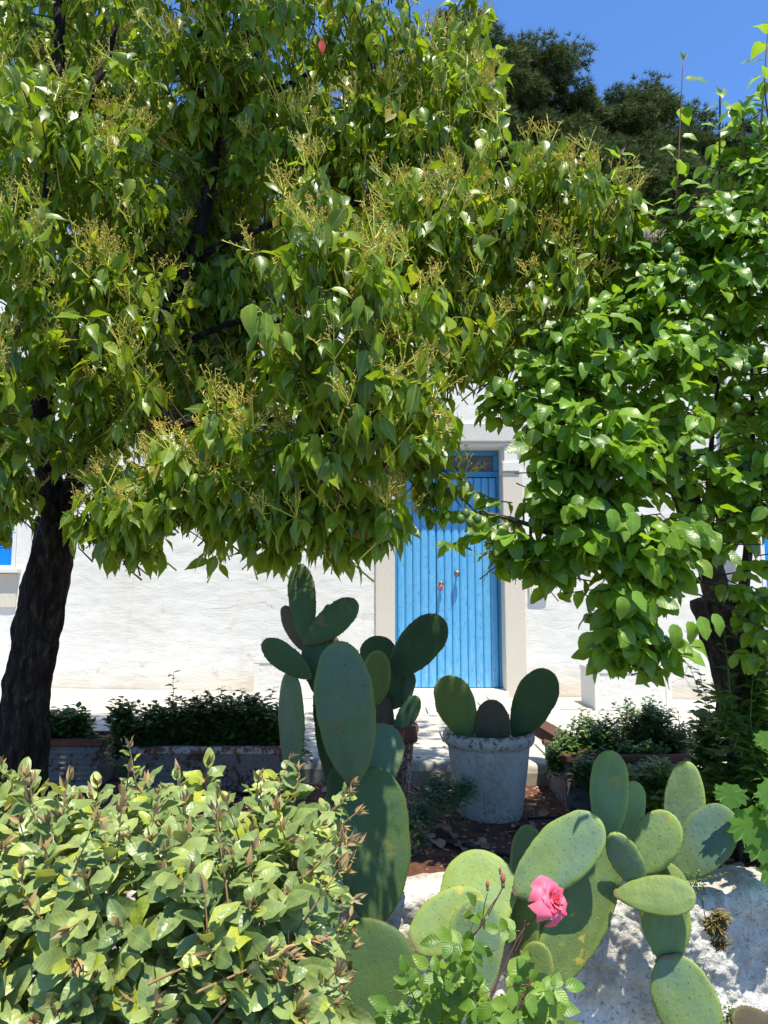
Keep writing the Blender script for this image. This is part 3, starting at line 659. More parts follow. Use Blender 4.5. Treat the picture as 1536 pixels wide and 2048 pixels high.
simple('terracotta', (.13, .048, .028), .85, .6, 25, .4, .004, (.12, .04, .025))
simple('old_wood', (.10, .045, .028), .85, .6, 22, .5, .004, (.04, .02, .014), sc=(1, .2, 1))
pc = P(979, 1550, 3.78); pr = .222; pz0 = soil_z(pc.x, 3.78) - .004
pot = thing('flower_pot', (pc.x, 3.80, pz0), 'large white painted round pot with chipped rim holding three cactus pads', 'pot')
m = MB(); H = .405
m.lathe((pc.x, 3.80, pz0), [(.155, 0), (.160, .012), (.162, .03), (.175, .12), (.190, .23), (.202, .335), (.204, .345), (.216, .352), (.226, .368), (.229, .385), (.226, .402), (.216, .416), (.203, H), (.196, .40), (.190, .37), (.186, .34)], 64)
m.build('pot_body', 'white_pot', pot)
m = MB(); m.lathe((pc.x, 3.80, pz0 + .355), [(.001, .012), (.06, .012), (.12, .006), (.189, 0)], 32); m.build('potting_soil', 'soil', pot)
p2 = P(782, 1480, 3.86); q2z = soil_z(p2.x, 3.9) - .004
pot2 = thing('flower_pot', (p2.x, 3.9, q2z), 'flaking terracotta pot behind the tall cactus, planted with a dark prickly pear', 'pot')
m = MB(); m.lathe((p2.x, 3.9, q2z), [(.085, 0), (.088, .01), (.098, .12), (.116, .30), (.119, .325), (.132, .330), (.136, .36), (.138, .40), (.131, .405), (.122, .40), (.118, .36)], 48); m.build('pot_body', 'flaking_terracotta', pot2)
m = MB(); m.lathe((p2.x, 3.9, q2z + .325), [(.1365, .0), (.1375, .03), (.1395, .078), (.132, .0835), (.124, .081)], 48); m.build('pot_rim', 'terracotta', pot2)
m = MB(); m.lathe((p2.x, 3.9, q2z + .36), [(.001, .008), (.06, .006), (.119, 0)], 24); m.build('potting_soil', 'soil', pot2)
def planter(x0, x1, y0, y1, z0, z1, label, ribs=True, rimmat='flaking_terracotta', mat='planter_white', rot=0):
    th = thing('planter_box', ((x0 + x1) / 2, (y0 + y1) / 2, z0), label, 'planter')
    m = MB(); t_ = .022; tp = .018
    def tb(a, b, c, d):
        m.add([(a + tp, c + tp, z0), (b - tp, c + tp, z0), (b - tp, d - tp, z0), (a + tp, d - tp, z0), (a, c, z1), (b, c, z1), (b, d, z1), (a, d, z1)], [(0, 1, 5, 4), (1, 2, 6, 5), (2, 3, 7, 6), (3, 0, 4, 7), (3, 2, 1, 0)])
    tb(x0, x1, y0, y1); m.build('planter_body', mat, th, smooth=False)
    m = MB(); r_ = .028
    m.box(x0 - .012, x1 + .012, y0 - .012, y0 + r_, z1 - .035, z1 + .006, ch=.007); m.box(x0 - .012, x1 + .012, y1 - r_, y1 + .012, z1 - .035, z1 + .006, ch=.007)
    m.box(x0 - .012, x0 + r_, y0 + r_ + .001, y1 - r_ - .001, z1 - .035, z1 + .006, ch=.007); m.box(x1 - r_, x1 + .012, y0 + r_ + .001, y1 - r_ - .001, z1 - .035, z1 + .006, ch=.007)
    m.build('planter_rim', rimmat, th, smooth=False)
    if ribs:
        m = MB(); nrb = 7
        for i in range(nrb):
            z = z0 + (z1 - z0 - .05) * (i + .5) / nrb; s = tp * (1 - (z - z0) / (z1 - z0))
            m.box(x0 + .01 + s, x1 - .01 - s, y0 + s - .006, y0 + s + .004, z - .006, z + .006, ch=.002)
        m.build('rib_band', mat, th, smooth=False)
    m = MB(); m.box(x0 + .02, x1 - .02, y0 + .02, y1 - .02, z1 - .06, z1 - .03); m.build('potting_soil', 'soil', th, smooth=False)
    return th
a = P(256, 1495, 4.02); b = P(566, 1495, 4.02); za = soil_z(a.x, 4.1)
planter(a.x, b.x, 4.02, 4.30, za, P(400, 1495, 4.02).z, 'long low ribbed planter box behind the hedge full of dark bushy leaves')
a2 = P(60, 1480, 4.10); b2 = P(205, 1480, 4.10)
planter(a2.x, b2.x, 4.10, 4.34, soil_z(a2.x, 4.1), P(100, 1480, 4.10).z, 'short planter box with reddish rim beside the base of the big trunk', True, 'terracotta')
a3 = P(1128, 1560, 3.88); b3 = P(1385, 1560, 3.88); z3 = P(1130, 1512, 3.88).z
pl3 = planter(a3.x, b3.x, 3.88, 4.34, soil_z(1.1, 3.9), z3, 'weathered white planter box with carved front, right of the white pot', False, 'terracotta')
m = MB()   # carved scrolls on the front of the planter
for i in range(9):
    cx = a3.x + .05 + (b3.x - a3.x - .1) * i / 8; cz = z3 - .15
    pts = [(cx + .03 * k / 14 * math.cos(k * .6 + i) * 1.1, 3.885 + .012 * (1 - 0) - .006, cz + .05 * k / 14 * math.sin(k * .6 + i)) for k in range(15)]
    m.tube(pts, .006, 6)
m.build('carved_relief', 'planter_white', pl3)
m = MB(); A_, B_ = P(1072, 1450, 4.5), P(1185, 1512, 3.95)
dv = nrm(B_ - A_); sdv = Vector((-dv.y, dv.x, 0)).normalized(); upv = dv.cross(sdv)
m.add([A_ + sdv * s * .05 + Vector((0, 0, h)) for s, h in ((-1, -.035), (1, -.035), (1, .03), (-1, .03))] + [B_ + sdv * s * .06 + Vector((0, 0, h)) for s, h in ((-1, -.05), (1, -.05), (1, .02), (-1, .02))], [(0, 1, 2, 3), (7, 6, 5, 4), (0, 4, 5, 1), (1, 5, 6, 2), (2, 6, 7, 3), (3, 7, 4, 0)])
o = m.build('wood_plank', 'old_wood', smooth=False); tag(o, 'dark reddish wooden plank sloping down onto the planter, right of the white pot', 'plank')
# hose
m = MB(); hp = [(868, 1640, 3.30), (930, 1655, 3.24), (980, 1668, 3.20), (1040, 1684, 3.15), (1110, 1700, 3.10)]
pts = [P(*q) for q in hp]; pts = [Vector((q.x, q.y, soil_z(q.x, q.y) + .012)) for q in pts]
def smooth_path(pts, n=8):
    out = []
    for i in range(len(pts) - 1):
        p0, p1, p2, p3 = pts[max(i - 1, 0)], pts[i], pts[i + 1], pts[min(i + 2, len(pts) - 1)]
        for k in range(n):
            t = k / n; out.append(.5 * ((2 * p1) + (p2 - p0) * t + (2 * p0 - 5 * p1 + 4 * p2 - p3) * t * t + (3 * p1 - p0 - 3 * p2 + p3) * t ** 3))
    return out + [Vector(pts[-1])]
m.tube(smooth_path(pts), .009, 10); o = m.build('irrigation_hose', 'rubber_black'); tag(o, 'black irrigation hose lying across the red soil in front of the white pot', 'hose')
m = MB(); pts = [P(1055, 1600, 3.7), P(1110, 1606, 3.7), P(1180, 1622, 3.62), P(1280, 1640, 3.5)]; pts = [Vector((q.x, q.y, soil_z(q.x, q.y) + .016)) for q in pts]
m.tube(smooth_path(pts), .008, 10); o = m.build('irrigation_hose', 'rubber_black'); tag(o, 'black hose running from the white pot past the foot of the carved planter', 'hose')
# ------------------------------------------------------------------ prickly pears
def padmat(name, main, edge, scar=.3, scarcol=(.42, .33, .05)):
    t = NT(name); p = t.pos(); r = t.n('ObjectInfo').outputs['Random']
    uv = t.n('UVMap'); sep = t.n('SeparateXYZ', None, Vector=uv.outputs[0]); u = sep.outputs[0]
    n1 = t.noise(p, 14, 6, .6); n2 = t.noise(p, 5, 3)
    c = t.mix(t.ramp(n1, [(.35, 0), (.7, .6)]), main, tuple(x * .72 for x in main))
    c = t.mix(t.math('MULTIPLY', r, .35), c, tuple(min(1, x * 1.5) for x in edge))
    c = t.mix(t.ramp(n2, [(.4, 0), (.7, .7)]), c, (main[0] * .95, main[1] * 1.05, main[2] * 1.9))
    n6 = t.noise(t.pos((1, 1, .35)), 26, 4, .6); c = t.mix(t.ramp(n6, [(.5, 0), (.75, .5)]), c, tuple(x * 1.45 for x in main))
    c = t.mix(t.ramp(u, [(.72, 0), (.98, .85)]), c, edge)
    n4 = t.noise(p, 22, 5, .65); n5 = t.noise(p, 4.5, 2)
    f = t.math('MULTIPLY', t.ramp(n4, [(.55, 0), (.62, 1)]), t.ramp(n5, [(.62 - scar * .2, 0), (.70 - scar * .2, 1)]))
    c = t.mix(t.math('MULTIPLY', f, .75), c, scarcol)
    vv = sep.outputs[1]; c = t.mix(t.ramp(t.math('ADD', vv, t.math('MULTIPLY', n4, .06)), [(.055, .75), (.095, 0)]), c, (.16, .10, .05))
    sp2 = t.noise(p, 75, 2); c = t.mix(t.math('MULTIPLY', t.ramp(sp2, [(.70, 0), (.74, 1)]), .6), c, (.08, .06, .03))
    b = t.bsdf(Base_Color=c, Roughness=.55); b.inputs['Specular IOR Level'].default_value = .25
    b.inputs['Subsurface Weight'].default_value = .0
    t.set(b.inputs['Normal'], t.bump(t.math('ADD', t.math('ADD', n1, n6), t.math('MULTIPLY', t.noise(p, 90, 3), .25)), .38, .009)); M[name] = t.m
padmat('pad_blue', (.085, .14, .075), (.13, .18, .05), .2, (.20, .15, .06))
padmat('pad_dark', (.045, .09, .03), (.08, .12, .03), .1, (.16, .14, .04))
padmat('pad_brown', (.085, .065, .03), (.10, .09, .03), .6, (.16, .09, .05))
padmat('pad_light', (.16, .235, .075), (.25, .32, .06), .6)
padmat('pad_grey', (.125, .195, .095), (.23, .31, .07), .0)
padmat('pad_olive', (.11, .16, .04), (.20, .25, .05), .4)
simple('areole', (.06, .045, .02), .8, .3, 60, 0, col2=(.2, .2, .06)); simple('areole_halo', (.23, .31, .11), .6, .2, 60, 0)
def pad(parent, base, tip, wpx, Yb, Yt, mat='pad_blue', yaw=0.0, th=.026, narrow=.28, peak=.58, bend=0.0, wr=0.0, seed=0, dots=True, thin=1.0):
    rs = random.Random(seed * 131 + int(base[0]) * 7 + int(tip[1])); yaw = R(yaw)
    B = P(base[0], base[1], Yb); T = P(tip[0], tip[1], Yt); L = (T - B).length; l = nrm(T - B)
    V = nrm(Vector((0, 0, CAMZ)) - (B + T) * .5); S = nrm(l.cross(V)); N = nrm(S.cross(l)); N = N if N.dot(V) > 0 else -N
    S2 = S * math.cos(yaw) + N * math.sin(yaw); N2 = N * math.cos(yaw) - S * math.sin(yaw)
    hw = wpx * pxm((base[0] + tip[0]) / 2, (base[1] + tip[1]) / 2, (Yb + Yt) / 2) / 2
    hw = hw / max(.35, abs(math.cos(yaw)))
    nu, nv = 34, 28; m = MB(); vs = []; us = []
    e = math.log(.5) / math.log(peak)          # warp so that the widest place sits at `peak`
    def w(t):
        s = t ** e; full = math.sqrt(max(0, 1 - (2 * s - 1) ** 2)) ** .92
        neck = narrow * (1 - min(1, t / .5)) ** 1.4 if t < .5 else 0
        return max(full, neck if t > .012 else neck * .6)
    wob = rs.uniform(0, 9)
    def S_at(t, a):
        ww = w(t); c, s_ = math.cos(a), math.sin(a)
        ee = 1 + .05 * noise.noise(Vector((t * 5 + wob, c * 1.5, wob))) + .03 * noise.noise(Vector((t * 13 + wob, c * 3, wob)))
        ripple = wr * math.sin(c * 16) * .5
        c2 = math.copysign(abs(c) ** .92, c)
        tk = th * (.34 + .66 * ww ** .55) * .5 if ww > 0.001 else 0
        off = (bend * math.sin(t * math.pi) * L * .5)
        q = B + l * (t * L) + S2 * (c2 * ww * hw * ee) + N2 * (math.copysign(abs(s_) ** .8, s_) * tk * min(1, ww * 6) * (1 + ripple) + off + .012 * L * noise.noise(Vector((t * 3, c * 2, wob + 5))))
        return q
    th = th * .85
    for i in range(nu + 1):
        t = .5 - .5 * math.cos(math.pi * i / nu)
        for j in range(nv): a = 2 * math.pi * j / nv; vs.append(S_at(t, a)); us.append((max(abs(math.cos(a)), t ** 4 if t > .5 else 0) , t))
    fs = [(i * nv + j, i * nv + (j + 1) % nv, (i + 1) * nv + (j + 1) % nv, (i + 1) * nv + j) for i in range(nu) for j in range(nv)]
    m.add(vs, fs, 0)
    # areoles in staggered rows on both faces and round the rim
    if dots:
        sp_ = .034 if hw > .03 else .022; rows = int(L * .94 / sp_)
        for r in range(1, rows):
            t = r / rows; ww = w(t) * hw; k = int(ww * 2 / sp_)
            for q in range(-k // 2 - 1, k // 2 + 2):
                xx = (q + (.5 if r % 2 else 0)) * sp_ + rs.uniform(-.003, .003)
                if abs(xx) > ww * .93: continue
                c = xx / max(ww, 1e-4); a = math.acos(max(-1, min(1, math.copysign(abs(c) ** (1 / .92), c))))
                for sg in (1, -1):
                    pos = S_at(t, a * sg); nn = N2 * sg; r_ = rs.uniform(.0016, .0024)
                    vsx = [pos + (S2 * math.cos(z_) + l * math.sin(z_)) * r_ * 1.8 - nn * .0006 for z_ in (0, 1.257, 2.513, 3.77, 5.027)] + [pos + nn * .0012]
                    m.add(vsx, [(z_, (z_ + 1) % 5, 5) for z_ in range(5)], 2 if mat in ('pad_light', 'pad_grey', 'pad_olive') else 1 if rs.random() < .15 else 0)
                    vsx = [pos + (S2 * math.cos(z_) + l * math.sin(z_)) * r_ * .8 + nn * .0008 for z_ in (0, 2.1, 4.2)] + [pos + nn * .004]
                    m.add(vsx, [(0, 1, 3), (1, 2, 3), (2, 0, 3)], 1)
        for r in range(2, rows + 1):
            for a in (0, math.pi):
                t = min(.985, r / rows + rs.uniform(-.01, .01)); pos = S_at(t, a); out = nrm(pos - (B + l * (t * L * .8)))
                m.octa(pos + out * .0005, rs.uniform(.002, .003), 1)
    o = m.build('pad', [mat, 'areole', 'areole_halo'], parent)
    me = o.data; uvl = me.uv_layers.new(name='UVMap'); nv_ = len(us)
    vi = np.empty(len(me.loops), np.int32); me.loops.foreach_get('vertex_index', vi)
    U = np.zeros((len(me.vertices), 2)); U[:nv_] = np.array(us); uvl.data.foreach_set('uv', U[vi].reshape(-1).astype(np.float32))
    return o
cA = thing('prickly_pear', P(720, 2040, 2.6), 'tall dark green prickly pear rising in front of the white wall, beside the hedge', 'cactus')
for a in [
  dict(base=(715, 2050), tip=(752, 1838), wpx=196, Yb=2.50, Yt=2.58, yaw=8, peak=.55, th=.04, mat='pad_dark'),
  dict(base=(752, 1850), tip=(742, 1533), wpx=152, Yb=2.60, Yt=2.68, yaw=-12, peak=.55, th=.036, mat='pad_dark'),
  dict(base=(725, 1720), tip=(688, 1520), wpx=100, Yb=2.80, Yt=2.84, yaw=20, mat='pad_dark'),
  dict(base=(708, 1568), tip=(676, 1283), wpx=121, Yb=2.62, Yt=2.50, yaw=5, peak=.56, th=.032, mat='pad_blue'),
  dict(base=(742, 1580), tip=(772, 1448), wpx=98, Yb=2.78, Yt=2.86, yaw=5, mat='pad_blue'),
  dict(base=(583, 1560), tip=(581, 1343), wpx=50, Yb=2.85, Yt=2.85, yaw=62, mat='pad_blue'),
  dict(base=(648, 1400), tip=(628, 1268), wpx=66, Yb=2.84, Yt=2.86, yaw=20, mat='pad_dark'),
  dict(base=(613, 1290), tip=(598, 1128), wpx=56, Yb=2.84, Yt=2.90, yaw=15, peak=.62, mat='pad_dark'),
  dict(base=(610, 1286), tip=(714, 1203), wpx=60, Yb=2.82, Yt=2.75, yaw=12, peak=.58, mat='pad_dark'),
  dict(base=(612, 1302), tip=(566, 1213), wpx=36, Yb=2.88, Yt=2.92, yaw=35, peak=.55, mat='pad_brown'),
  dict(base=(650, 1300), tip=(657, 1209), wpx=26, Yb=2.95, Yt=3.0, yaw=55, mat='pad_brown'),
  dict(base=(664, 1330), tip=(662, 1268), wpx=30, Yb=2.92, Yt=2.95, yaw=40, mat='pad_brown'),
  dict(base=(622, 1356), tip=(526, 1282), wpx=52, Yb=2.80, Yt=2.76, yaw=10, peak=.58, mat='pad_dark'),
  dict(base=(672, 1590), tip=(655, 1330), wpx=70, Yb=2.9, Yt=2.86, yaw=20, mat='pad_dark')]: pad(cA, **a)
cB = thing('prickly_pear', (p2.x, 3.9, q2z + .37), 'dark prickly pear growing in the flaking terracotta pot in front of the door', 'cactus')
for a in [
  dict(base=(768, 1480), tip=(766, 1385), wpx=44, Yb=3.9, Yt=3.9, yaw=0, peak=.4, mat='pad_brown', th=.05),
  dict(base=(780, 1352), tip=(886, 1236), wpx=82, Yb=3.86, Yt=3.78, yaw=8, peak=.6, mat='pad_dark'),
  dict(base=(748, 1345), tip=(762, 1272), wpx=72, Yb=4.0, Yt=4.05, yaw=15, peak=.55, mat='pad_dark'),
  dict(base=(748, 1412), tip=(757, 1302), wpx=58, Yb=3.8, Yt=3.76, yaw=8, peak=.55, mat='pad_olive', wr=.5, th=.05),
  dict(base=(765, 1415), tip=(818, 1335), wpx=66, Yb=3.92, Yt=3.95, yaw=20, peak=.5, mat='pad_dark'),
  dict(base=(808, 1412), tip=(823, 1345), wpx=24, Yb=3.86, Yt=3.9, yaw=60, mat='pad_dark'),
  dict(base=(790, 1470), tip=(836, 1393), wpx=38, Yb=3.82, Yt=3.8, yaw=30, mat='pad_dark'),
  dict(base=(775, 1370), tip=(795, 1300), wpx=36, Yb=4.0, Yt=4.02, yaw=35, mat='pad_dark')]: pad(cB, **a)
cC = thing('prickly_pear', (pc.x, 3.80, pz0 + .36), 'three shaded cactus pads standing in the large white pot', 'cactus')
for a in [
  dict(base=(938, 1480), tip=(890, 1352), wpx=78, Yb=3.78, Yt=3.74, yaw=8, peak=.58, mat='pad_olive'),
  dict(base=(985, 1490), tip=(984, 1399), wpx=72, Yb=3.74, Yt=3.74, yaw=0, peak=.42, mat='pad_brown', th=.06, wr=.3),
  dict(base=(1030, 1476), tip=(1099, 1340), wpx=80, Yb=3.80, Yt=3.74, yaw=-8, peak=.6, mat='pad_dark', narrow=.35)]: pad(cC, **a)
cD = thing('prickly_pear', P(1100, 1980, 2.62), 'sprawling sunlit yellow green prickly pear hanging over the white retaining wall', 'cactus')
for a in [
  dict(base=(900, 1900), tip=(992, 1710), wpx=150, Yb=2.60, Yt=2.74, yaw=10, peak=.62, mat='pad_light', narrow=.5),
  dict(base=(824, 1892), tip=(965, 1790), wpx=100, Yb=2.58, Yt=2.62, yaw=8, peak=.5, mat='pad_light', narrow=.45),
  dict(base=(950, 2010), tip=(956, 1796), wpx=112, Yb=2.50, Yt=2.56, yaw=-8, peak=.6, mat='pad_grey'),
  dict(base=(1040, 1800), tip=(1060, 1650), wpx=62, Yb=2.78, Yt=2.82, yaw=25, peak=.6, mat='pad_olive'),
  dict(base=(1052, 1930), tip=(1050, 1740), wpx=54, Yb=2.64, Yt=2.66, yaw=35, peak=.5, mat='pad_olive'),
  dict(base=(1030, 1790), tip=(1200, 1638), wpx=112, Yb=2.62, Yt=2.56, yaw=10, peak=.57, mat='pad_grey', th=.03),
  dict(base=(1092, 1972), tip=(1225, 1690), wpx=112, Yb=2.58, Yt=2.66, yaw=-15, peak=.5, mat='pad_olive', narrow=.4),
  dict(base=(1055, 2010), tip=(1082, 1885), wpx=74, Yb=2.60, Yt=2.60, yaw=10, peak=.5, mat='pad_olive', narrow=.6),
  dict(base=(1213, 1690), tip=(1222, 1501), wpx=76, Yb=2.68, Yt=2.70, yaw=6, peak=.6, mat='pad_light', narrow=.4),
  dict(base=(1240, 1700), tip=(1272, 1563), wpx=58, Yb=2.78, Yt=2.80, yaw=-30, peak=.6, mat='pad_light'),
  dict(base=(1278, 1770), tip=(1225, 1666), wpx=62, Yb=2.60, Yt=2.56, yaw=12, peak=.5, mat='pad_grey', narrow=.45),
  dict(base=(1272, 1748), tip=(1345, 1628), wpx=88, Yb=2.68, Yt=2.64, yaw=10, peak=.58, mat='pad_light'),
  dict(base=(1362, 1720), tip=(1374, 1522), wpx=78, Yb=2.86, Yt=2.90, yaw=18, peak=.5, mat='pad_grey'),
  dict(base=(1350, 1755), tip=(1460, 1618), wpx=98, Yb=2.72, Yt=2.68, yaw=12, peak=.58, mat='pad_blue'),
  dict(base=(1228, 1788), tip=(1392, 1792), wpx=74, Yb=2.58, Yt=2.50, yaw=15, peak=.62, mat='pad_olive'),
  dict(base=(1310, 1800), tip=(1345, 1728), wpx=92, Yb=2.66, Yt=2.70, yaw=0, peak=.5, mat='pad_olive', narrow=.5),
  dict(base=(1334, 1932), tip=(1328, 1770), wpx=96, Yb=2.58, Yt=2.60, yaw=8, peak=.6, mat='pad_light', narrow=.5),
  dict(base=(1338, 1908), tip=(1408, 2110), wpx=124, Yb=2.56, Yt=2.50, yaw=-8, peak=.5, mat='pad_grey', narrow=.45),
  dict(base=(1560, 2065), tip=(1462, 2040), wpx=64, Yb=2.48, Yt=2.44, yaw=0, mat='pad_brown')]: pad(cD, **a)
# ------------------------------------------------------------------ trees
def limb_path(a, b, sag=.0, n=7, wob=.05, seed=0):
    a, b = Vector(a), Vector(b); L = (b - a).length; out = []
    for i in range(n + 1):
        t = i / n; o = Vector((noise.noise(Vector((t * 2.5, seed, 1))), noise.noise(Vector((t * 2.5, seed, 5))), noise.noise(Vector((t * 2.5, seed, 9))))) * wob * L * math.sin(math.pi * t)
        out.append(a.lerp(b, t) + o + Vector((0, 0, -sag * L * math.sin(math.pi * t) + 0)))
    return out
def shoot_positions(cl, n, shell=.45, seed=0):
    rs = random.Random(seed); px, py, Y, rx, ry, rd = cl
    c = P(px, py, Y); k = pxm(px, py, Y); out = []
    for i in range(n):
        while True:
            d = Vector((rs.gauss(0, 1), rs.gauss(0, 1), rs.gauss(0, 1)))
            if d.length > .1: break
        d.normalize()
        if d.y > .35 and rs.random() < .5: d.y = -d.y
        r = rs.uniform(shell, 1) ** .7
        r *= 1 + .22 * noise.noise(d * 1.8 + Vector((px * .01, 0, 0)))
        out.append((c + Vector((d.x * rx * k, d.y * rd, d.z * ry * k)) * r, d, r))
    return c, out
# camphor ------------------------------------------------
tree1 = thing('camphor_tree', P(45, 1560, 3.45), 'large leaning dark trunked tree on the left with glossy drooping leaves and yellow flower sprays', 'tree')
tz = soil_z(-1.7, 3.45) - .03
b0 = P(42, 1560, 3.45); b0.z = tz
m = MB(); tp = smooth_path([b0 - Vector((0, 0, .05)), P(46, 1500, 3.45), P(50, 1420, 3.45), P(64, 1320, 3.43), P(88, 1180, 3.40), P(118, 1040, 3.36)], 14)
n = len(tp); m.tube(tp, [.112 - .022 * (i / n) + .05 * max(0, 1 - i / 12) ** 2 for i in range(n)], 56, rough=.20, seed=1, rs=11)
m.build('trunk', 'bark_dark', tree1)
fk = P(118, 1045, 3.36)
limbs = {}
for i, (pts, r0, r1) in enumerate([
    ([fk, P(165, 930, 3.3), P(250, 760, 3.3), P(380, 520, 3.3), P(430, 300, 3.3), P(440, 60, 3.35), P(470, -200, 3.4)], .05, .014),
    ([fk, P(90, 900, 3.3), P(80, 650, 3.2), P(110, 300, 3.2), P(120, 0, 3.3), P(130, -220, 3.3)], .065, .016),
    ([P(170, 915, 3.3), P(330, 860, 3.0), P(480, 830, 2.8), P(620, 860, 2.65), P(750, 880, 2.6)], .018, .008),
    ([P(250, 760, 3.3), P(450, 650, 3.1), P(640, 640, 2.8), P(800, 600, 2.75)], .018, .008),
    ([P(380, 520, 3.3), P(600, 430, 3.3), P(850, 400, 3.2), P(1080, 460, 3.1), P(1220, 500, 3.05)], .018, .007),
    ([P(435, 250, 3.3), P(620, 150, 3.4), P(820, 100, 3.3)], .018, .008),
    ([fk, P(40, 960, 3.1), P(-60, 850, 2.9)], .045, .01),
    ([P(165, 930, 3.3), P(240, 980, 3.1), P(330, 1010, 2.9)], .025, .006),
    ([P(110, 300, 3.2), P(200, 150, 3.2), P(240, 20, 3.3)], .03, .008),
    ([P(430, 290, 3.3), P(395, 150, 3.3), P(410, 0, 3.3), P(440, -150, 3.3)], .022, .008)]):
    pp = smooth_path([Vector(q) for q in pts], 7); k = len(pp); m = MB()
    m.tube(pp, [r0 + (r1 - r0) * (j / (k - 1)) for j in range(k)], 12, rough=.10, seed=i, rs=14); m.build('limb', 'bark_dark', tree1); limbs[i] = pp
allp = [q for pp in limbs.values() for q in pp]
clumps1 = [ (440, 300, 3.35, 120, 110, .2, 36), (430, 540, 3.4, 120, 150, .2, 50), (370, 770, 3.25, 110, 80, .2, 30), # px, py, Y, rx px, ry px, depth m, shoots
 (90, 300, 2.95, 210, 170, .45, 90), (240, 360, 3.0, 110, 110, .35, 34), (50, 560, 2.8, 190, 190, .45, 90), (220, 640, 2.95, 170, 170, .4, 64), (110, 800, 2.85, 220, 130, .4, 84), (-60, 960, 2.8, 120, 120, .35, 30),
 (10, 955, 2.75, 70, 60, .25, 15), (280, 1010, 2.85, 120, 88, .3, 54), (420, 960, 2.8, 120, 110, .35, 52), (560, 1000, 2.65, 170, 95, .28, 74),
 (690, 1030, 2.5, 120, 70, .22, 34), (700, 830, 2.36, 215, 160, .34, 56), (500, 900, 2.6, 130, 110, .35, 44), (640, 600, 2.25, 180, 160, .3, 56), (650, 430, 2.35, 100, 90, .22, 20), (800, 640, 2.45, 120, 150, .3, 38),
 (860, 500, 2.85, 170, 170, .4, 86), (1010, 430, 3.0, 150, 150, .4, 76), (1150, 450, 3.05, 130, 110, .35, 56), (1240, 500, 3.1, 75, 60, .25, 22), (1080, 600, 3.0, 150, 130, .35, 64), (920, 680, 2.9, 100, 115, .35, 38), (1170, 330, 3.1, 28, 34, .12, 5),
 (870, 250, 3.2, 130, 160, .4, 66), (980, 230, 3.3, 50, 70, .25, 15), (930, 80, 3.3, 50, 90, .25, 14), (760, 120, 3.2, 150, 150, .4, 60), (560, 130, 3.3, 190, 170, .45, 84), (380, 190, 3.3, 170, 110, .4, 58),
 (100, 70, 3.4, 170, 120, .4, 56), (330, 90, 3.4, 60, 80, .3, 10), (450, 20, 3.4, 110, 60, .4, 20), (740, 300, 3.2, 170, 120, .35, 60), (600, 330, 3.25, 150, 90, .35, 40),
 (850, 880, 2.75, 55, 70, .2, 14), (880, 960, 2.8, 55, 25, .12, 6)]
back_and_shade1 = [(160, 60, 4.1, 240, 130, .3, 80), (600, 330, 3.9, 220, 140, .3, 60), (400, 330, 4.0, 150, 200, .3, 110), (200, 250, 4.0, 250, 200, .3, 110), (30, 300, 3.9, 120, 200, .3, 70), (140, 480, 3.8, 200, 120, .3, 60), (450, 640, 3.6, 150, 240, .3, 150), (330, 480, 3.6, 160, 140, .3, 80), (120, 150, 3.9, 220, 150, .3, 70), (1000, 620, 3.5, 200, 120, .25, 50), (330, 640, 3.75, 330, 300, .35, 170), (510, -370, 2.65, 150, 130, .25, 90), (420, -180, 3.1, 150, 90, .3, 60), (300, -420, 3.7, 600, 170, .5, 60), (900, -420, 3.7, 500, 170, .5, 50), (300, -250, 4.1, 500, 160, .4, 90), (900, -250, 4.1, 400, 160, .4, 70), (760, 520, 3.8, 300, 260, .35, 90), (300, 350, 3.9, 300, 200, .35, 70), (620, 880, 3.5, 260, 150, .3, 60), (960, 480, 3.7, 260, 170, .3, 50),  # clumps above the frame are unseen, added to shade the hollows and planters
 (150, 800, 3.7, 250, 170, .35, 60), (620, 200, 3.9, 320, 220, .4, 80), (200, -160, 3.3, 380, 150, .5, 60), (650, -170, 3.4, 360, 160, .6, 80), (420, -60, 3.9, 300, 90, .5, 40), (900, 150, 3.9, 120, 130, .3, 20)]
L1 = Leaves(); tw1 = MB(); pn = MB()
def panicle(mb, p, ax, s, rs, dens=1):
    for q in range(rs.choice([4, 5, 6])):
        d = nrm(ax + Vector((rs.uniform(-.75, .75), rs.uniform(-.75, .75), rs.uniform(-.2, .5)))); L = rs.uniform(.06, .12) * s
        pp = [p, p + d * L * .5, p + d * L]
        mb.tube(pp, [.0019, .0015, .0010], 3, 0, cap=False)
        for k in range(rs.choice([4, 5, 6])):
            t = .35 + .65 * (k + 1) / 6; b_ = p + d * L * t; e = b_ + nrm(d * .6 + Vector((rs.uniform(-1, 1), rs.uniform(-1, 1), rs.uniform(-.6, 1)))) * rs.uniform(.010, .024) * s
            mb.tube([b_, e], [.0012, .0009], 3, 0, cap=False); mb.octa(e, rs.uniform(.002, .0034), 1)
            if rs.random() < .5: mb.octa(e + Vector((rs.uniform(-.004, .004), 0, rs.uniform(-.004, .004))), .0018, 1)
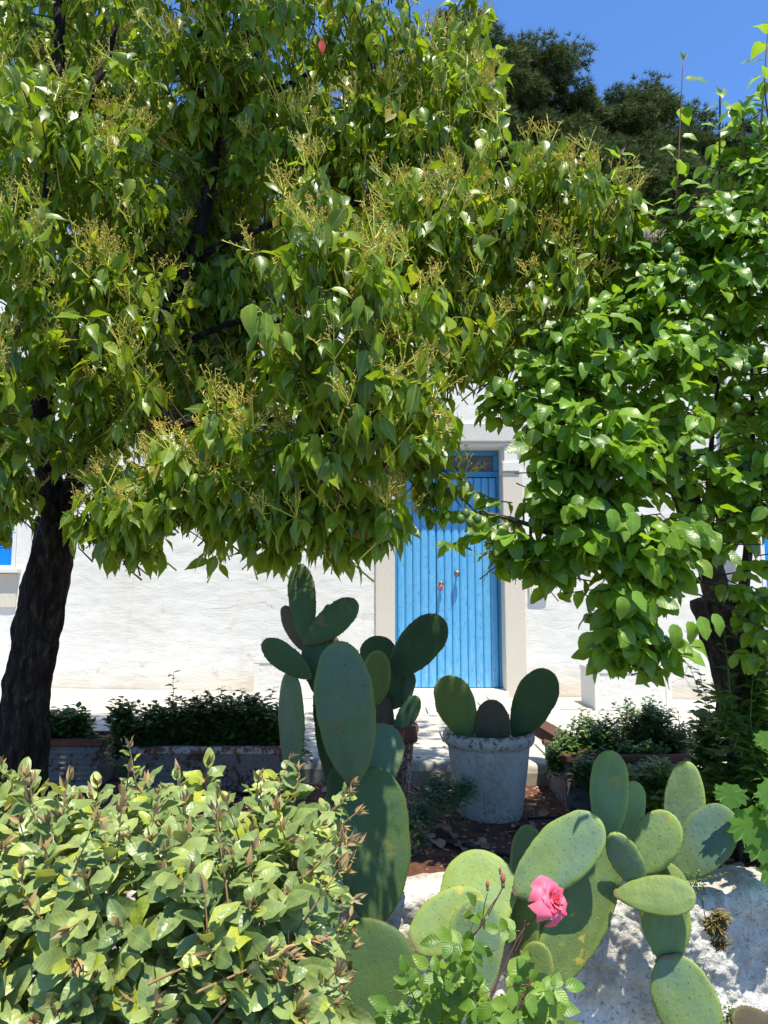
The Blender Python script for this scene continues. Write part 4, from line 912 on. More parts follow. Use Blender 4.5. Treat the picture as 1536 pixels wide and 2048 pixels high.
def camphor_shoot(p, d, r, rs, lush=1.0, flower=.6, young=.2, size=1.0):
    c_out = Vector((d.x, d.y, 0)); c_out = nrm(c_out + Vector((rs.uniform(-.4, .4), rs.uniform(-.4, .4) - .25, 0)))
    ax = nrm(c_out * .55 + Vector((0, 0, .55)) + Vector((rs.uniform(-.4, .4), rs.uniform(-.4, .4), rs.uniform(-.3, .3))))
    sl = rs.uniform(.07, .15); q0 = p - ax * sl
    tw1.tube([q0 - c_out * .06 - Vector((0, 0, .05)), q0, p], [.0035, .0026, .0018], 4, 0 if rs.random() < .4 else 1, cap=False)
    nl = int(rs.randint(7, 11) * lush)
    for k in range(nl):
        t = k / max(1, nl - 1); az = k * 2.4 + rs.uniform(-.5, .5)
        rad = nrm(Vector((math.cos(az), math.sin(az), 0)) + c_out * .45)
        o = q0.lerp(p, .15 + .85 * t); pe = o + rad * rs.uniform(.012, .028) + Vector((0, 0, .004 - .006 * rs.random()))
        if flower > .2 and r > .7: tw1.tube([o, pe], [.0017, .0013], 3, 1, cap=False)
        Ld = nrm(rad * rs.uniform(.15, .75) + Vector((rs.uniform(-.2, .2), rs.uniform(-.3, .3), -rs.uniform(.45, 1.15) if rs.random() < .78 else rs.uniform(-.4, .5))))
        L1.add('camphor', 'camphor_young' if rs.random() < young * (1 - .5 * t) else 'camphor_leaf', pe, Ld, rad + Vector((0, 0, .45)) + Vector((rs.uniform(-.8, .8), rs.uniform(-.8, .8), 0)), rs.choice([rs.uniform(.04, .07), rs.uniform(.065, .10), rs.uniform(.08, .118)]) * size)
    if r > .62 and d.z > -.55 and rs.random() < flower: panicle(pn, p, nrm(ax + Vector((0, -.15, .2))), rs.uniform(.8, 1.15), rs)
rs = random.Random(11)
def twig_to(mb, c, p, mi, pool, r0=.005):
    q = min(pool, key=lambda a: (a - p).length_squared)
    if (q - p).length > .9: q = c
    mid = q.lerp(p, .5) + Vector((rs.uniform(-.04, .04), rs.uniform(-.04, .04), rs.uniform(.0, .06)))
    mb.tube([q, mid, p], [r0, r0 * .7, r0 * .4], 4, mi, cap=False)
for i, cl in enumerate(clumps1):
    c, sh = shoot_positions(cl[:6], int(cl[6] * 1.12), .35, seed=i)
    for j, (p, d, r) in enumerate(sh):
        if i == 2 and False: continue
        bright = .78 if d.z > -.1 else .35
        camphor_shoot(p, d, r, rs, 1.0, bright, .24 if d.z > 0 else .12)
        if j % 3 == 0: twig_to(tw1, c, p - Vector((0, 0, .1)), 0, allp)
for i, cl in enumerate(back_and_shade1):
    c, sh = shoot_positions(cl[:6], cl[6], .2, seed=50 + i)
    for p, d, r in sh: camphor_shoot(p, d, .5, rs, 1.0, 0.0, .1, 1.15)
for a in [(885, 905), (915, 935), (850, 940), (925, 960), (800, 1000)]:
    p = P(a[0], a[1], 2.8); camphor_shoot(p, Vector((.5, -.3, .2)), .9, rs, .6, .9, .1, .85); twig_to(tw1, p, p, 0, [P(760, 930, 2.75)])
L1.build(tree1, 300)
o = tw1.build('twig_mass', ['twig_brown', 'panicle_green'], tree1); o['kind'] = 'stuff'
o = pn.build('flower_sprays', ['panicle_green', 'panicle_bud'], tree1, smooth=False); o['kind'] = 'stuff'
rl = Leaves(); rl.add('camphor', 'red_leaf', P(643, 80, 2.95), (.1, 0, -1), (0, -1, .3), .07); rl.build(tree1, 5)
# plum ---------------------------------------------------
tree2 = thing('plum_tree', P(1510, 1580, 3.2), 'gnarled fruit tree on the right with broad bright leaves and small green plums', 'tree')
m = MB(); b0 = P(1520, 1590, 3.25); b0.z = soil_z(1.6, 3.25) - .05
tp = smooth_path([b0, P(1505, 1500, 3.22), P(1490, 1400, 3.2), P(1468, 1290, 3.18), P(1450, 1195, 3.16)], 12); n = len(tp)
m.tube(tp, [.115 - .005 * (i / n) + .02 * max(0, 1 - i / 8) + .012 * max(0, i - n + 10) / 10 for i in range(n)], 36, rough=.22, seed=4, rs=8); m.build('trunk', 'bark_plum', tree2)
limbs2 = {}
for i, (pts, r0, r1, mt) in enumerate([
    ([P(1440, 1240, 3.16), P(1425, 1150, 3.12), P(1395, 1060, 3.05), P(1365, 980, 3.0), P(1350, 920, 3.0), P(1345, 900, 3.0)], .055, .05, 'bark_grey'),
    ([P(1460, 1230, 3.2), P(1412, 1100, 3.1), P(1418, 980, 3.05), P(1425, 860, 3.0), P(1440, 720, 3.0), P(1430, 560, 2.95), P(1438, 380, 2.95), P(1440, 190, 2.95)], .034, .004, 'bark_grey'),
    ([P(1480, 1230, 3.2), P(1500, 1050, 3.1), P(1505, 820, 3.0), P(1500, 600, 2.95), P(1510, 400, 2.95), P(1530, 150, 2.95)], .03, .004, 'bark_plum'),
    ([P(1395, 1060, 3.05), P(1320, 1090, 2.9), P(1230, 1100, 2.75), P(1130, 1080, 2.7), P(1060, 1050, 2.7), P(960, 1025, 2.75), P(880, 1035, 2.8)], .022, .003, 'bark_grey'),
    ([P(1375, 1000, 3.0), P(1290, 960, 2.85), P(1210, 985, 2.75), P(1120, 940, 2.7), P(1040, 900, 2.7)], .018, .004, 'bark_grey'),
    ([P(1420, 1000, 3.05), P(1500, 950, 2.9), P(1570, 900, 2.8)], .02, .006, 'bark_plum'),
    ([P(1430, 760, 3.0), P(1340, 700, 2.85), P(1230, 700, 2.8), P(1100, 760, 2.75), P(1000, 790, 2.75)], .018, .004, 'bark_plum'),
    ([P(1395, 640, 3.0), P(1375, 520, 2.9), P(1352, 460, 2.85), P(1358, 300, 2.85), P(1366, 120, 2.85)], .008, .0015, 'twig_red'),
    ([P(1425, 1150, 3.1), P(1350, 1180, 2.85), P(1270, 1230, 2.7), P(1220, 1290, 2.65)], .014, .003, 'bark_plum'),
    ([P(1430, 560, 2.95), P(1380, 470, 2.9), P(1250, 400, 2.9), P(1240, 310, 2.9)], .008, .002, 'twig_red'),
    ([P(1500, 600, 2.95), P(1478, 430, 2.9), P(1490, 300, 2.9), P(1484, 215, 2.9)], .006, .002, 'twig_red'),
    ([P(1510, 500, 2.95), P(1545, 330, 2.8), P(1530, 180, 2.8), P(1536, 60, 2.8)], .006, .002, 'twig_red')]):
    pp = smooth_path([Vector(q) for q in pts], 7); k = len(pp); m = MB()
    m.tube(pp, [r1 + (r0 - r1) * (1 - j / (k - 1)) ** (3.2 if i in (1, 2) else 1) for j in range(k)], 12 if r0 > .01 else 6, rough=.12 if r0 > .015 else 0, seed=20 + i, rs=14); m.build('limb', mt, tree2); limbs2[i] = pp
allp2 = [q for pp in limbs2.values() for q in pp]
L2 = Leaves(); tw2 = MB()
def plum_shoot(p, d, r, rs, young=.12, size=1.0, nl=None, ax=None, sl=None):
    c_out = nrm(Vector((d.x, d.y - .3, 0)) + Vector((rs.uniform(-.4, .4), rs.uniform(-.4, .4), 0)))
    ax = ax or nrm(c_out * .8 + Vector((rs.uniform(-.4, .4), rs.uniform(-.4, .4), rs.uniform(-.35, .4))))
    sl = sl or rs.uniform(.10, .2); q0 = p - ax * sl
    tw2.tube([q0 - ax * .03, q0, p], [.0028, .0024, .0014], 4, 0, cap=False)
    nl = nl or rs.randint(5, 9)
    yy = rs.random() < young
    for k in range(nl):
        t = k / max(1, nl - 1); az = k * 2.4 + rs.uniform(-.5, .5)
        rad = nrm(Vector((math.cos(az), math.sin(az), .2 * math.sin(az * 1.7))) + c_out * .5)
        o = q0.lerp(p, .08 + .92 * t); pe = o + nrm(rad + ax * .5) * rs.uniform(.008, .016)
        Ld = nrm(rad * rs.uniform(.6, 1.1) + ax * .5 * t + Vector((rs.uniform(-.2, .2), rs.uniform(-.2, .2), -rs.uniform(.1, .9))))
        L2.add('plum', 'plum_young' if (yy or rs.random() < young * .4) else 'plum_leaf', pe, Ld, Vector((0, -.5, .9)) + rad * .45 + Vector((rs.uniform(-.9, .9), rs.uniform(-.8, .6), 0)), rs.uniform(.050, .088) * size)
clumps2 = [
 (1150, 680, 2.8, 130, 60, .3, 28), (1060, 730, 2.8, 60, 45, .2, 10), (1280, 540, 2.95, 90, 60, .25, 18), (1250, 620, 2.9, 90, 60, .3, 20), (1490, 330, 2.95, 75, 70, .3, 12), (1400, 480, 2.9, 110, 60, .3, 18), (1440, 280, 2.95, 40, 50, .2, 4),
 (1460, 560, 2.9, 130, 140, .4, 52), (1340, 600, 2.85, 120, 90, .35, 34), (1500, 760, 2.9, 120, 170, .4, 56), (1330, 740, 2.8, 170, 100, .35, 58), (1150, 760, 2.75, 110, 70, .25, 34), (1020, 790, 2.72, 60, 40, .2, 11), (1110, 850, 2.7, 75, 75, .25, 24),
 (1180, 900, 2.65, 130, 90, .3, 44), (1300, 880, 2.7, 120, 100, .3, 38), (1100, 960, 2.68, 65, 75, .25, 22), (1180, 1040, 2.65, 150, 75, .3, 46), (1120, 1110, 2.65, 80, 60, .2, 20), (1290, 1100, 2.65, 120, 80, .3, 40), (1500, 1020, 2.85, 90, 130, .35, 38),
 (1250, 1200, 2.62, 85, 75, .22, 22), (1230, 1280, 2.62, 55, 55, .15, 10), (1320, 1290, 2.65, 50, 50, .12, 7), (1520, 1240, 2.8, 40, 110, .2, 14), (1400, 1060, 2.8, 70, 60, .2, 12), (1500, 420, 2.9, 90, 80, .3, 20), (1400, 440, 2.9, 60, 60, .25, 10),
 (1020, 1090, 2.7, 55, 35, .12, 10), (1440, 950, 2.9, 120, 90, .35, 26), (1560, 600, 2.8, 90, 250, .4, 30)]
back2 = [(1380, 760, 3.5, 220, 170, .3, 40), (1200, 850, 3.3, 180, 120, .3, 30), (1480, 950, 3.6, 120, 150, .3, 30), (1600, 500, 3.2, 120, 200, .4, 20)]
for i, cl in enumerate(clumps2):
    c, sh = shoot_positions(cl[:6], int(cl[6] * 1.12), .25, seed=100 + i)
    for j, (p, d, r) in enumerate(sh):
        plum_shoot(p, d, r, rs, .16, 1.16 if cl[2] < 2.68 else 1.0)
        if j % 3 == 0: twig_to(tw2, c, p - Vector((0, 0, .02)), 0, allp2, .004)
for i, cl in enumerate(back2):
    c, sh = shoot_positions(cl[:6], cl[6], .2, seed=150 + i)
    for p, d, r in sh: plum_shoot(p, d, r, rs, .05)
# twig over the door, low twigs and vertical whips
for (a, b, Y, nsh) in [((1010, 1035), (855, 1020), 2.75, 7), ((1000, 1050), (900, 1085), 2.72, 4), ((985, 1000), (960, 985), 2.78, 2), ((1000, 1060), (975, 1105), 2.7, 2)]:
    for k in range(nsh):
        t = k / max(1, nsh - 1); p = P(a[0] + (b[0] - a[0]) * t, a[1] + (b[1] - a[1]) * t, Y); plum_shoot(p, Vector((-1, -.2, 0)), .9, rs, .1, .9, 5, sl=.05)
for i in (7, 1, 2, 9, 10, 11):
    pp = limbs2[i]; k0 = int(len(pp) * (.55 if i in (1, 2) else .25))
    for k in range(k0, len(pp)):
        for q in range(3 if k < len(pp) - 14 else 2 if k < len(pp) - 6 else 1):
            p = pp[k]; az = k * 2.4 + q * 3.1; rad = Vector((math.cos(az), math.sin(az) * .7, 0))
            if rs.random() < .85:
                Ld = nrm(rad + Vector((0, 0, rs.uniform(-.4, .5)))); L2.add('plum', 'plum_young' if rs.random() < .5 else 'plum_leaf', p + rad * .012, Ld, Vector((rs.uniform(-.5, .5), -rs.uniform(.3, 1.2), .8)), rs.uniform(.06, .10))
    L2.add('young', 'dead_leaf', pp[-1], (.5, -.2, .8), (0, -1, .2), .04); L2.add('young', 'plum_young', pp[-1], (-.4, -.2, .9), (0, -1, .2), .045)
for (x, y) in [(1220, 1040), (1245, 1030), (1265, 1045), (1345, 1270), (1375, 1265), (1400, 1255), (1425, 1250), (1240, 1215), (1265, 1205)]:
    L2.add('plum', 'plum_young', P(x, y - 22, 2.35 + .002 * (x % 7)), (rs.uniform(-.2, .7), -.2, -.75), (.1, -.7, .7), .078)
L2.build(tree2, 300)
o = tw2.build('twig_mass', 'twig_brown', tree2); o['kind'] = 'stuff'
simple('plum_skin', (.07, .15, .025), .45, .4, 25, .05, .001, (.13, .21, .06))
for (x, y, Y) in [(932, 1027, 2.68), (921, 1038, 2.66), (955, 1038, 2.7), (940, 1045, 2.66), (860, 1050, 2.75), (1493, 735, 2.6), (1475, 782, 2.6), (1472, 815, 2.6), (1338, 495, 2.6), (1350, 515, 2.6), (1365, 545, 2.6), (1382, 580, 2.62), (1505, 700, 2.62), (1065, 1045, 2.6), (1308, 955, 2.6)]:
    c = P(x, y, Y); m = MB(); m.ball(c, .0155, 14, 9, sz=1.22); m.tube([c + Vector((0, 0, .017)), c + Vector((.003, .004, .034))], .0012, 4)
    m.build('plum', 'plum_skin', tree2)
# pines --------------------------------------------------
def tuft(n, L, w, seed):
    r = np.random.default_rng(seed); V = []; F = []
    for i in range(n):
        d = r.normal(size=3); d[2] = abs(d[2]) * .9 + .15; d /= np.linalg.norm(d); s = np.cross(d, r.normal(size=3)); s /= np.linalg.norm(s)
        l = L * r.uniform(.6, 1); b = len(V); V += [-s * w, s * w, d * l]; F.append((b, b + 1, b + 2))
    V = np.array(V); return V, np.array(F), np.tile([.3, .3], (len(V), 1))
TP['tuft'] = [tuft(16, 1.0, .045, s) for s in range(4)]
def pine(px, pyt, pyb, Y, wpx, ntuft, label, seed, airy=0.0, shape='round', size=.27):
    ntuft = int(ntuft * 2.6)
    rs = random.Random(seed); top = P(px, pyt, Y); bot = P(px, pyb, Y); k = pxm(px, (pyt + pyb) / 2, Y)
    gz_ = hill(0, max(0, (Y - 13) / 130))[2]; base = Vector((top.x, Y, gz_ - .4)); R_ = wpx * k / 2; H_ = top.z - bot.z
    th = thing('pine_tree', base, label, 'tree', None); m = MB()
    m.tube(limb_path(base, Vector((top.x, Y, top.z - H_ * .15)), 0, 10, .04, seed), [.22 - .19 * i / 10 for i in range(11)], 8); m.build('trunk', 'bark_plum', th)
    lv = Leaves(); m = MB(); nb = max(6, int(52 * (1 - airy * .45)))
    for b in range(nb):
        for _ in range(20):
            u = Vector((rs.uniform(-1, 1), rs.uniform(-1, 1), rs.uniform(-1, 1)))
            if u.length < 1 and (shape == 'round' and u.length > .15 or shape == 'cone' and math.hypot(u.x, u.y) < .55 * (1 - u.z)): break
        c = Vector((top.x + u.x * R_, Y + u.y * R_ * .8, (top.z + bot.z) / 2 + u.z * H_ / 2 * (.92 if shape == 'round' else 1)))
        br = rs.uniform(.30, .52) * R_ * (.8 if shape == 'round' else .5)
        ax = Vector((base.x, Y, min(c.z - .3, top.z - H_ * .2))); m.tube(limb_path(ax, c, -.05, 4, .12, seed + b), [.06, .05, .04, .03, .015], 5)
        for i in range(ntuft // nb):
            d = Vector((rs.gauss(0, 1), rs.gauss(0, 1), rs.gauss(0, .8))); d.normalize(); d.z = d.z * .75 + (.12 if shape == 'round' else .1)
            q = c + d * br * rs.uniform(.5, 1.08) * (1 + .35 * noise.noise(d * 2 + Vector((b, 0, 0)))); dd = nrm(d * .7 + Vector((0, 0, .7)) + rv(.4))
            n_ = nrm(dd.cross(Vector((rs.random(), rs.random(), .1)))); s_ = size * rs.uniform(.6, 1.2)
            x_ = n_.cross(dd); mm = np.empty((3, 4)); mm[:, 0] = np.array(x_) * s_; mm[:, 1] = np.array(n_) * s_; mm[:, 2] = np.array(dd) * s_; mm[:, 3] = q
            lv.d.setdefault(('tuft', 'pine_needle'), []).append(mm)
    m.build('branch', 'bark_plum', th)
    lv.build(th, 0, 'needle_tuft', 'crown')
pine(1065, 82, 470, 21, 240, 3600, 'tall dense dark green pine, its rounded crown against the sky at centre right', 1)
pine(940, 20, 420, 19, 190, 2200, 'pine rising close behind the top right edge of the flowering crown', 2)
pine(1225, 168, 480, 23, 150, 1100, 'thin airy pine with sky showing through its branches', 3, .75)
pine(1150, 300, 520, 18, 230, 1900, 'low bushy pine just behind the roof, below the airy one', 4)
pine(1165, 190, 480, 23, 150, 1500, 'bushy pine filling the dip between the rounded and the airy pine', 15)
pine(1316, 132, 480, 30, 90, 900, 'narrow pointed dark conifer tip standing above the pines', 5, 0, 'cone')
pine(1290, 165, 470, 25, 210, 2300, 'broad brownish green pine below the pointed conifer', 6, .3)
pine(1390, 215, 500, 22, 170, 1700, 'pine with sparse crown behind the upright leafy whips', 7, .3)
pine(1320, 330, 540, 18, 240, 1900, 'wide low pine crown just above the parapet at right', 8)
pine(1525, 200, 500, 22, 180, 1700, 'pine at the right edge of the picture behind the plum shoots', 9)
pine(1480, 340, 540, 19, 200, 1300, 'dark lower pine above the roof edge at far right', 10)
pine(470, 55, 500, 22, 330, 900, 'pale pine glimpsed through the flowering crown near the top', 11, .2)
pine(200, 60, 500, 20, 300, 900, 'pine far behind the upper left of the flowering crown', 12, .2)
pine(720, 60, 500, 24, 300, 700, 'pine hidden behind the middle of the flowering crown', 13, .2)
# ------------------------------------------------------------------ hedge
hedge = thing('hedge', (-.9, 1.8, -.8), 'clipped pale green hedge with silvery leaves and brown shoot tips in the left foreground', 'hedge')
LH = Leaves(); twh = MB(); rs = random.Random(21)
HX0, HX1, HY0, HY1, HZ0, HZ1 = -2.0, -.115, 1.30, 2.15, -.8, .505
def hedge_shoot(p, out, rs, L=1.0, tip=True, long=0.0):
    ax = nrm(out * .8 + Vector((0, 0, .55)) + rv(.6)); sl = rs.uniform(.06, .12) + long; q0 = p - ax * (sl - long * .9); e = q0 + ax * sl
    twh.tube([q0 - ax * .05, q0, e], [.0028, .0023, .0014], 4, 0, cap=False)
    nl = rs.randint(6, 9) + int(long * 40)
    for k in range(nl):
        t = k / max(1, nl - 1); az = k * 2.4 + rs.uniform(-.4, .4); rad0 = Vector((math.cos(az), math.sin(az), 0)); rad = nrm(rad0 - ax * rad0.dot(ax) + out * .2)
        o = q0.lerp(e, t * .85); s = (1 - .4 * t) * rs.uniform(.060, .100) * L
        d = nrm(rad + ax * (.25 + .6 * t) + rv(.25))
        q_ = rs.random(); mt = 'hedge_yellow' if q_ < .08 else 'hedge_leaf'
        LH.add('hedge', mt, o + rad * .006, d, ax + Vector((0, -.25, .35)) + rv(.35), s)
    if tip:
        for k in range(rs.choice([4, 5, 6])):
            d = nrm(ax + rv(.6)); LH.add('young', 'hedge_young', e, d, rv(1), rs.uniform(.020, .040))
for i in range(960):
    f = rs.random()
    if f < .44: p = Vector((rs.uniform(HX0, HX1), rs.uniform(HY0, HY1), HZ1)); o = Vector((0, 0, 1))
    elif f < .86: p = Vector((rs.uniform(HX0, HX1), HY0, rs.uniform(-.15, HZ1))); o = Vector((0, -1, 0))
    else: p = Vector((HX1, rs.uniform(HY0, HY1), rs.uniform(-.3, HZ1))); o = Vector((1, 0, 0))
    # round the edges of the clipped box
    ex = max(0, p.x - (HX1 - .16)) / .16; ez = max(0, p.z - (HZ1 - .16)) / .16; ey = max(0, (HY0 + .2) - p.y) / .2
    p.z -= .07 * (ex ** 2 + ey ** 2) * (p.z > HZ1 - .2); p.x -= .05 * ez ** 2 * (ex > .3); p.y += .07 * ez ** 2 * (ey > .3)
    dp = rs.uniform(0, .17) if rs.random() < .75 else rs.uniform(0, .3)
    if o.y < -.5: p.x = p.x if rs.random() < 1 else p.x
    p -= o * dp; p += o * .04 * noise.noise(p * 5)
    hedge_shoot(p, o + Vector((0, -.15, 0)), rs, 1.0, dp < .1)
for i in range(60):     # longer shoots that stick out of the top and the right side
    if i < 22: hedge_shoot(Vector((rs.uniform(HX0, HX1), rs.uniform(HY0 + .1, HY1), HZ1 - .02)), Vector((rs.uniform(-.3, .3), 0, 1.4)), rs, .62, True, rs.uniform(.03, .09))
    else: hedge_shoot(Vector((HX1 - .01, rs.uniform(HY0, HY1), rs.uniform(-.1, .42))), Vector((1, 0, .4)), rs, .62, True, rs.uniform(.03, .08))
LH.build(hedge, 300)
o = twh.build('twig_mass', 'twig_tan', hedge); o['kind'] = 'stuff'
m = MB()
for i in range(34):
    x, y = rs.uniform(HX0 + .1, HX1 - .1), rs.uniform(HY0 + .2, HY1 - .15); m.tube(limb_path((x * .9 - .1, y, -.82), (x, y - rs.uniform(0, .15), rs.uniform(.2, .4)), 0, 6, .12, i), [.014, .012, .010, .009, .007, .005, .003], 6)
m.build('stem', 'twig_brown', hedge)
# ------------------------------------------------------------------ bushy plants in the planters, and other small plants
def bush(name, label, cat, clumps, tpl, mat, size, nleaf, tipn, seed, stem='twig_brown', spikes=(), up=.6, nmax=200, dens=1.0, slk=1.0):
    rs = random.Random(seed); c0 = P(*clumps[0][:3]); th = thing(name, (c0.x, c0.y, c0.z - .1), label, cat); lv = Leaves(); tw = MB()
    for cl in clumps:
        c = P(*cl[:3]); k = pxm(*cl[:3])
        for i in range(int(cl[6] * dens)):
            d = nrm(Vector((rs.gauss(0, 1), rs.gauss(0, 1), rs.gauss(0, 1)))); r = rs.uniform(.05, 1) ** .6 * (1 + .25 * noise.noise(d * 2.5 + Vector((seed, i % 3, 0))))
            p = c + Vector((d.x * cl[3] * k, d.y * cl[5], d.z * cl[4] * k)) * r; ax = nrm(d * .5 + Vector((0, 0, up)) + Vector((rs.uniform(-.4, .4), rs.uniform(-.4, .4), rs.uniform(-.2, .2))))
            sl = rs.uniform(.05, .1) * slk; q0 = p - ax * sl; tw.tube([q0 - ax * .04 * slk, q0, p], [.0018 * slk, .0015 * slk, .0009], 3, cap=False)
            for q in range(nleaf):
                t = q / (nleaf - 1); az = q * 2.4 + rs.uniform(-.4, .4); rad = nrm(Vector((math.cos(az), math.sin(az), .2)))
                lv.add(tpl, mat, q0.lerp(p, t) + rad * .004, nrm(rad + ax * .5 * t + Vector((0, 0, rs.uniform(-.5, .3)))), Vector((0, -.2, 1)) + rad * .3, size * rs.uniform(.7, 1.2) * (1 - .3 * t))
    for (x0, y0, x1, y1, Y, nl) in spikes:
        a, b = P(x0, y0, Y), P(x1, y1, Y); pp = limb_path(a, b, 0, 5, .08, x0); tw.tube(pp, [.002, .0018, .0016, .0014, .0011, .0008], 4)
        for q in range(nl):
            t = q / nl; o_ = a.lerp(b, t); az = q * 2.4; rad = Vector((math.cos(az), math.sin(az), .35)); lv.add(tpl, mat, o_, nrm(rad), Vector((0, -.2, 1)), size * rs.uniform(.7, 1.1) * (1 - .35 * t))
    lv.build(th, nmax); o = tw.build('stems', stem, th); o['kind'] = 'stuff'; return th
bush('bushy_plant', 'dense dark bushy plant filling the long planter behind the hedge', 'plant', [(300, 1450, 4.1, 62, 50, .13, 80), (390, 1440, 4.15, 75, 58, .14, 110), (470, 1440, 4.15, 75, 56, .14, 110), (535, 1445, 4.15, 50, 55, .14, 70), (245, 1430, 4.05, 28, 36, .06, 20), (235, 1490, 4.0, 15, 30, .05, 8)], 'small', 'shrub_leaf', .058, 8, 0, 31, dens=2.2,
     spikes=[(345, 1400, 348, 1338, 4.1, 9), (440, 1400, 445, 1370, 4.1, 6), (485, 1400, 480, 1375, 4.1, 6), (540, 1400, 548, 1372, 4.1, 6), (250, 1420, 222, 1392, 4.05, 6)])
bush('bushy_plant', 'small dark round plant in the short planter right behind the big trunk', 'plant', [(110, 1450, 4.2, 60, 36, .12, 70), (150, 1440, 4.2, 40, 32, .1, 50), (185, 1470, 4.15, 14, 14, .05, 6)], 'small', 'shrub_leaf', .062, 8, 0, 32, dens=1.8)
bush('myrtle_bush', 'loose small leaved plant spilling over the carved planter on the right', 'plant', [(1140, 1490, 4.05, 50, 40, .12, 70), (1200, 1470, 4.1, 60, 45, .14, 110), (1290, 1450, 4.15, 65, 55, .15, 130), (1350, 1485, 4.1, 55, 45, .14, 90), (1115, 1505, 3.95, 30, 30, .08, 26), (1250, 1505, 3.95, 100, 30, .1, 80), (1230, 1575, 3.74, 55, 55, .06, 70), (1310, 1575, 3.78, 70, 60, .06, 60), (1170, 1530, 3.8, 40, 25, .06, 22)], 'small', 'box_leaf', .038, 9, 0, 33, dens=1.9,
     spikes=[(1165, 1460, 1162, 1410, 4.05, 11), (1185, 1470, 1172, 1415, 4.05, 10), (1140, 1470, 1148, 1432, 4.05, 8), (1255, 1440, 1250, 1392, 4.1, 9), (1222, 1450, 1215, 1420, 4.1, 8), (1300, 1420, 1300, 1390, 4.1, 5), (1360, 1450, 1352, 1410, 4.1, 5)])
bush('broad_leaf_seedling', 'few broad leaves on a thin stalk above the carved planter bush', 'plant', [(1310, 1425, 4.05, 20, 12, .03, 2)], 'ivy', 'shrub_leaf', .075, 5, 0, 34, nmax=20)
bush('climbing_vine', 'light green climbing vine winding up the leaning right trunk', 'vine', [(1420, 1480, 3.3, 36, 80, .08, 34), (1455, 1420, 3.0, 45, 90, .04, 8), (1515, 1400, 3.05, 26, 170, .08, 38), (1470, 1560, 3.1, 70, 60, .12, 56), (1400, 1570, 3.3, 70, 50, .1, 40), (1380, 1620, 3.3, 80, 50, .1, 36), (1525, 1560, 2.95, 40, 110, .1, 36), (1310, 1560, 3.5, 60, 50, .1, 30)], 'ivy', 'ivy_leaf', .074, 5, 0, 35, 'stem_green', dens=1.7,
     spikes=[(1440, 1520, 1395, 1330, 3.25, 18), (1470, 1480, 1445, 1230, 3.02, 16), (1510, 1500, 1495, 1200, 3.0, 22), (1430, 1450, 1375, 1325, 3.3, 12)], nmax=280)
bush('grape_vine', 'large lobed bright green vine leaves at the right edge above the wall', 'vine', [(1500, 1640, 2.72, 34, 40, .05, 2)], 'grape', 'grape_leaf', .12, 2, 0, 36, 'stem_green', nmax=30)
gv_ = bpy.data.objects[-1] if False else None
gr = [o for o in C.objects if o.name.startswith('grape_vine')][0]; lg = Leaves()
for (x, y, s, dx, dz) in [(1462, 1590, .085, -.2, -1), (1490, 1650, .13, .2, -1), (1525, 1590, .10, .5, -.8), (1520, 1690, .12, .2, -1), (1545, 1620, .13, .3, -.9), (1530, 1480, .07, 0, -1), (1535, 1740, .12, .5, -1)]:
    lg.add('grape', 'grape_leaf', P(x, y - s * 250, 2.62), (dx, -.3, dz), (.0, -.8, .75), s)
lg.build(gr, 30)
bush('grey_weed', 'grey green weed sprawling on the soil left of the white pot', 'weed', [(880, 1580, 3.5, 55, 30, .12, 60), (930, 1570, 3.45, 30, 22, .08, 26), (845, 1610, 3.4, 30, 30, .1, 26), (870, 1555, 3.55, 30, 20, .08, 14)], 'young', 'weed_leaf', .036, 10, 0, 37, 'stem_green', up=.5, nmax=150)
bush('grey_weed', 'low sparse weed in the shade beside the tall cactus pad', 'weed', [(835, 1660, 3.1, 22, 30, .06, 12), (600, 1490, 3.2, 25, 40, .06, 14)], 'small', 'shrub_leaf', .03, 7, 0, 38, nmax=60)
bush('wall_succulent', 'dry reddish green tuft growing from a crack in the retaining wall', 'succulent', [(1430, 1855, 2.60, 20, 26, .03, 46), (1440, 1835, 2.60, 12, 16, .02, 14), (1437, 1890, 2.6, 10, 14, .02, 10)], 'young', 'succulent_leaf', .024, 9, 0, 39, 'dry_stem', up=-.1, nmax=60, slk=.35, dens=1.6)
bush('wall_sprig', 'small leafy sprig reaching right from the cactus along the wall top', 'plant', [(1395, 1755, 2.6, 14, 12, .03, 5)], 'small', 'box_leaf', .018, 7, 0, 40, spikes=[(1390, 1765, 1458, 1745, 2.58, 18), (1405, 1770, 1412, 1785, 2.58, 6)], nmax=40)
bush('wall_weed', 'small green weed at the foot of the wall near the bottom right corner', 'weed', [(1462, 2020, 2.55, 14, 22, .03, 8), (1475, 2035, 2.5, 14, 12, .03, 5)], 'small', 'box_leaf', .022, 6, 0, 41, nmax=30)
# dry grasses by the pot
m = MB()
for (x0, y0, x1, y1) in [(925, 1580, 962, 1490), (930, 1560, 905, 1478), (860, 1600, 815, 1482), (980, 1580, 948, 1505)]:
    a, b = P(x0, y0, 3.50), P(x1, y1, 3.52); m.tube(limb_path(Vector((a.x, a.y, soil_z(a.x, a.y))), b, -.08, 8, .15, x1), .0012, 4)
o = m.build('dry_grass', 'dry_stem'); tag(o, 'few thin dry grass stalks standing in front of the white pot', 'grass', kind='stuff')
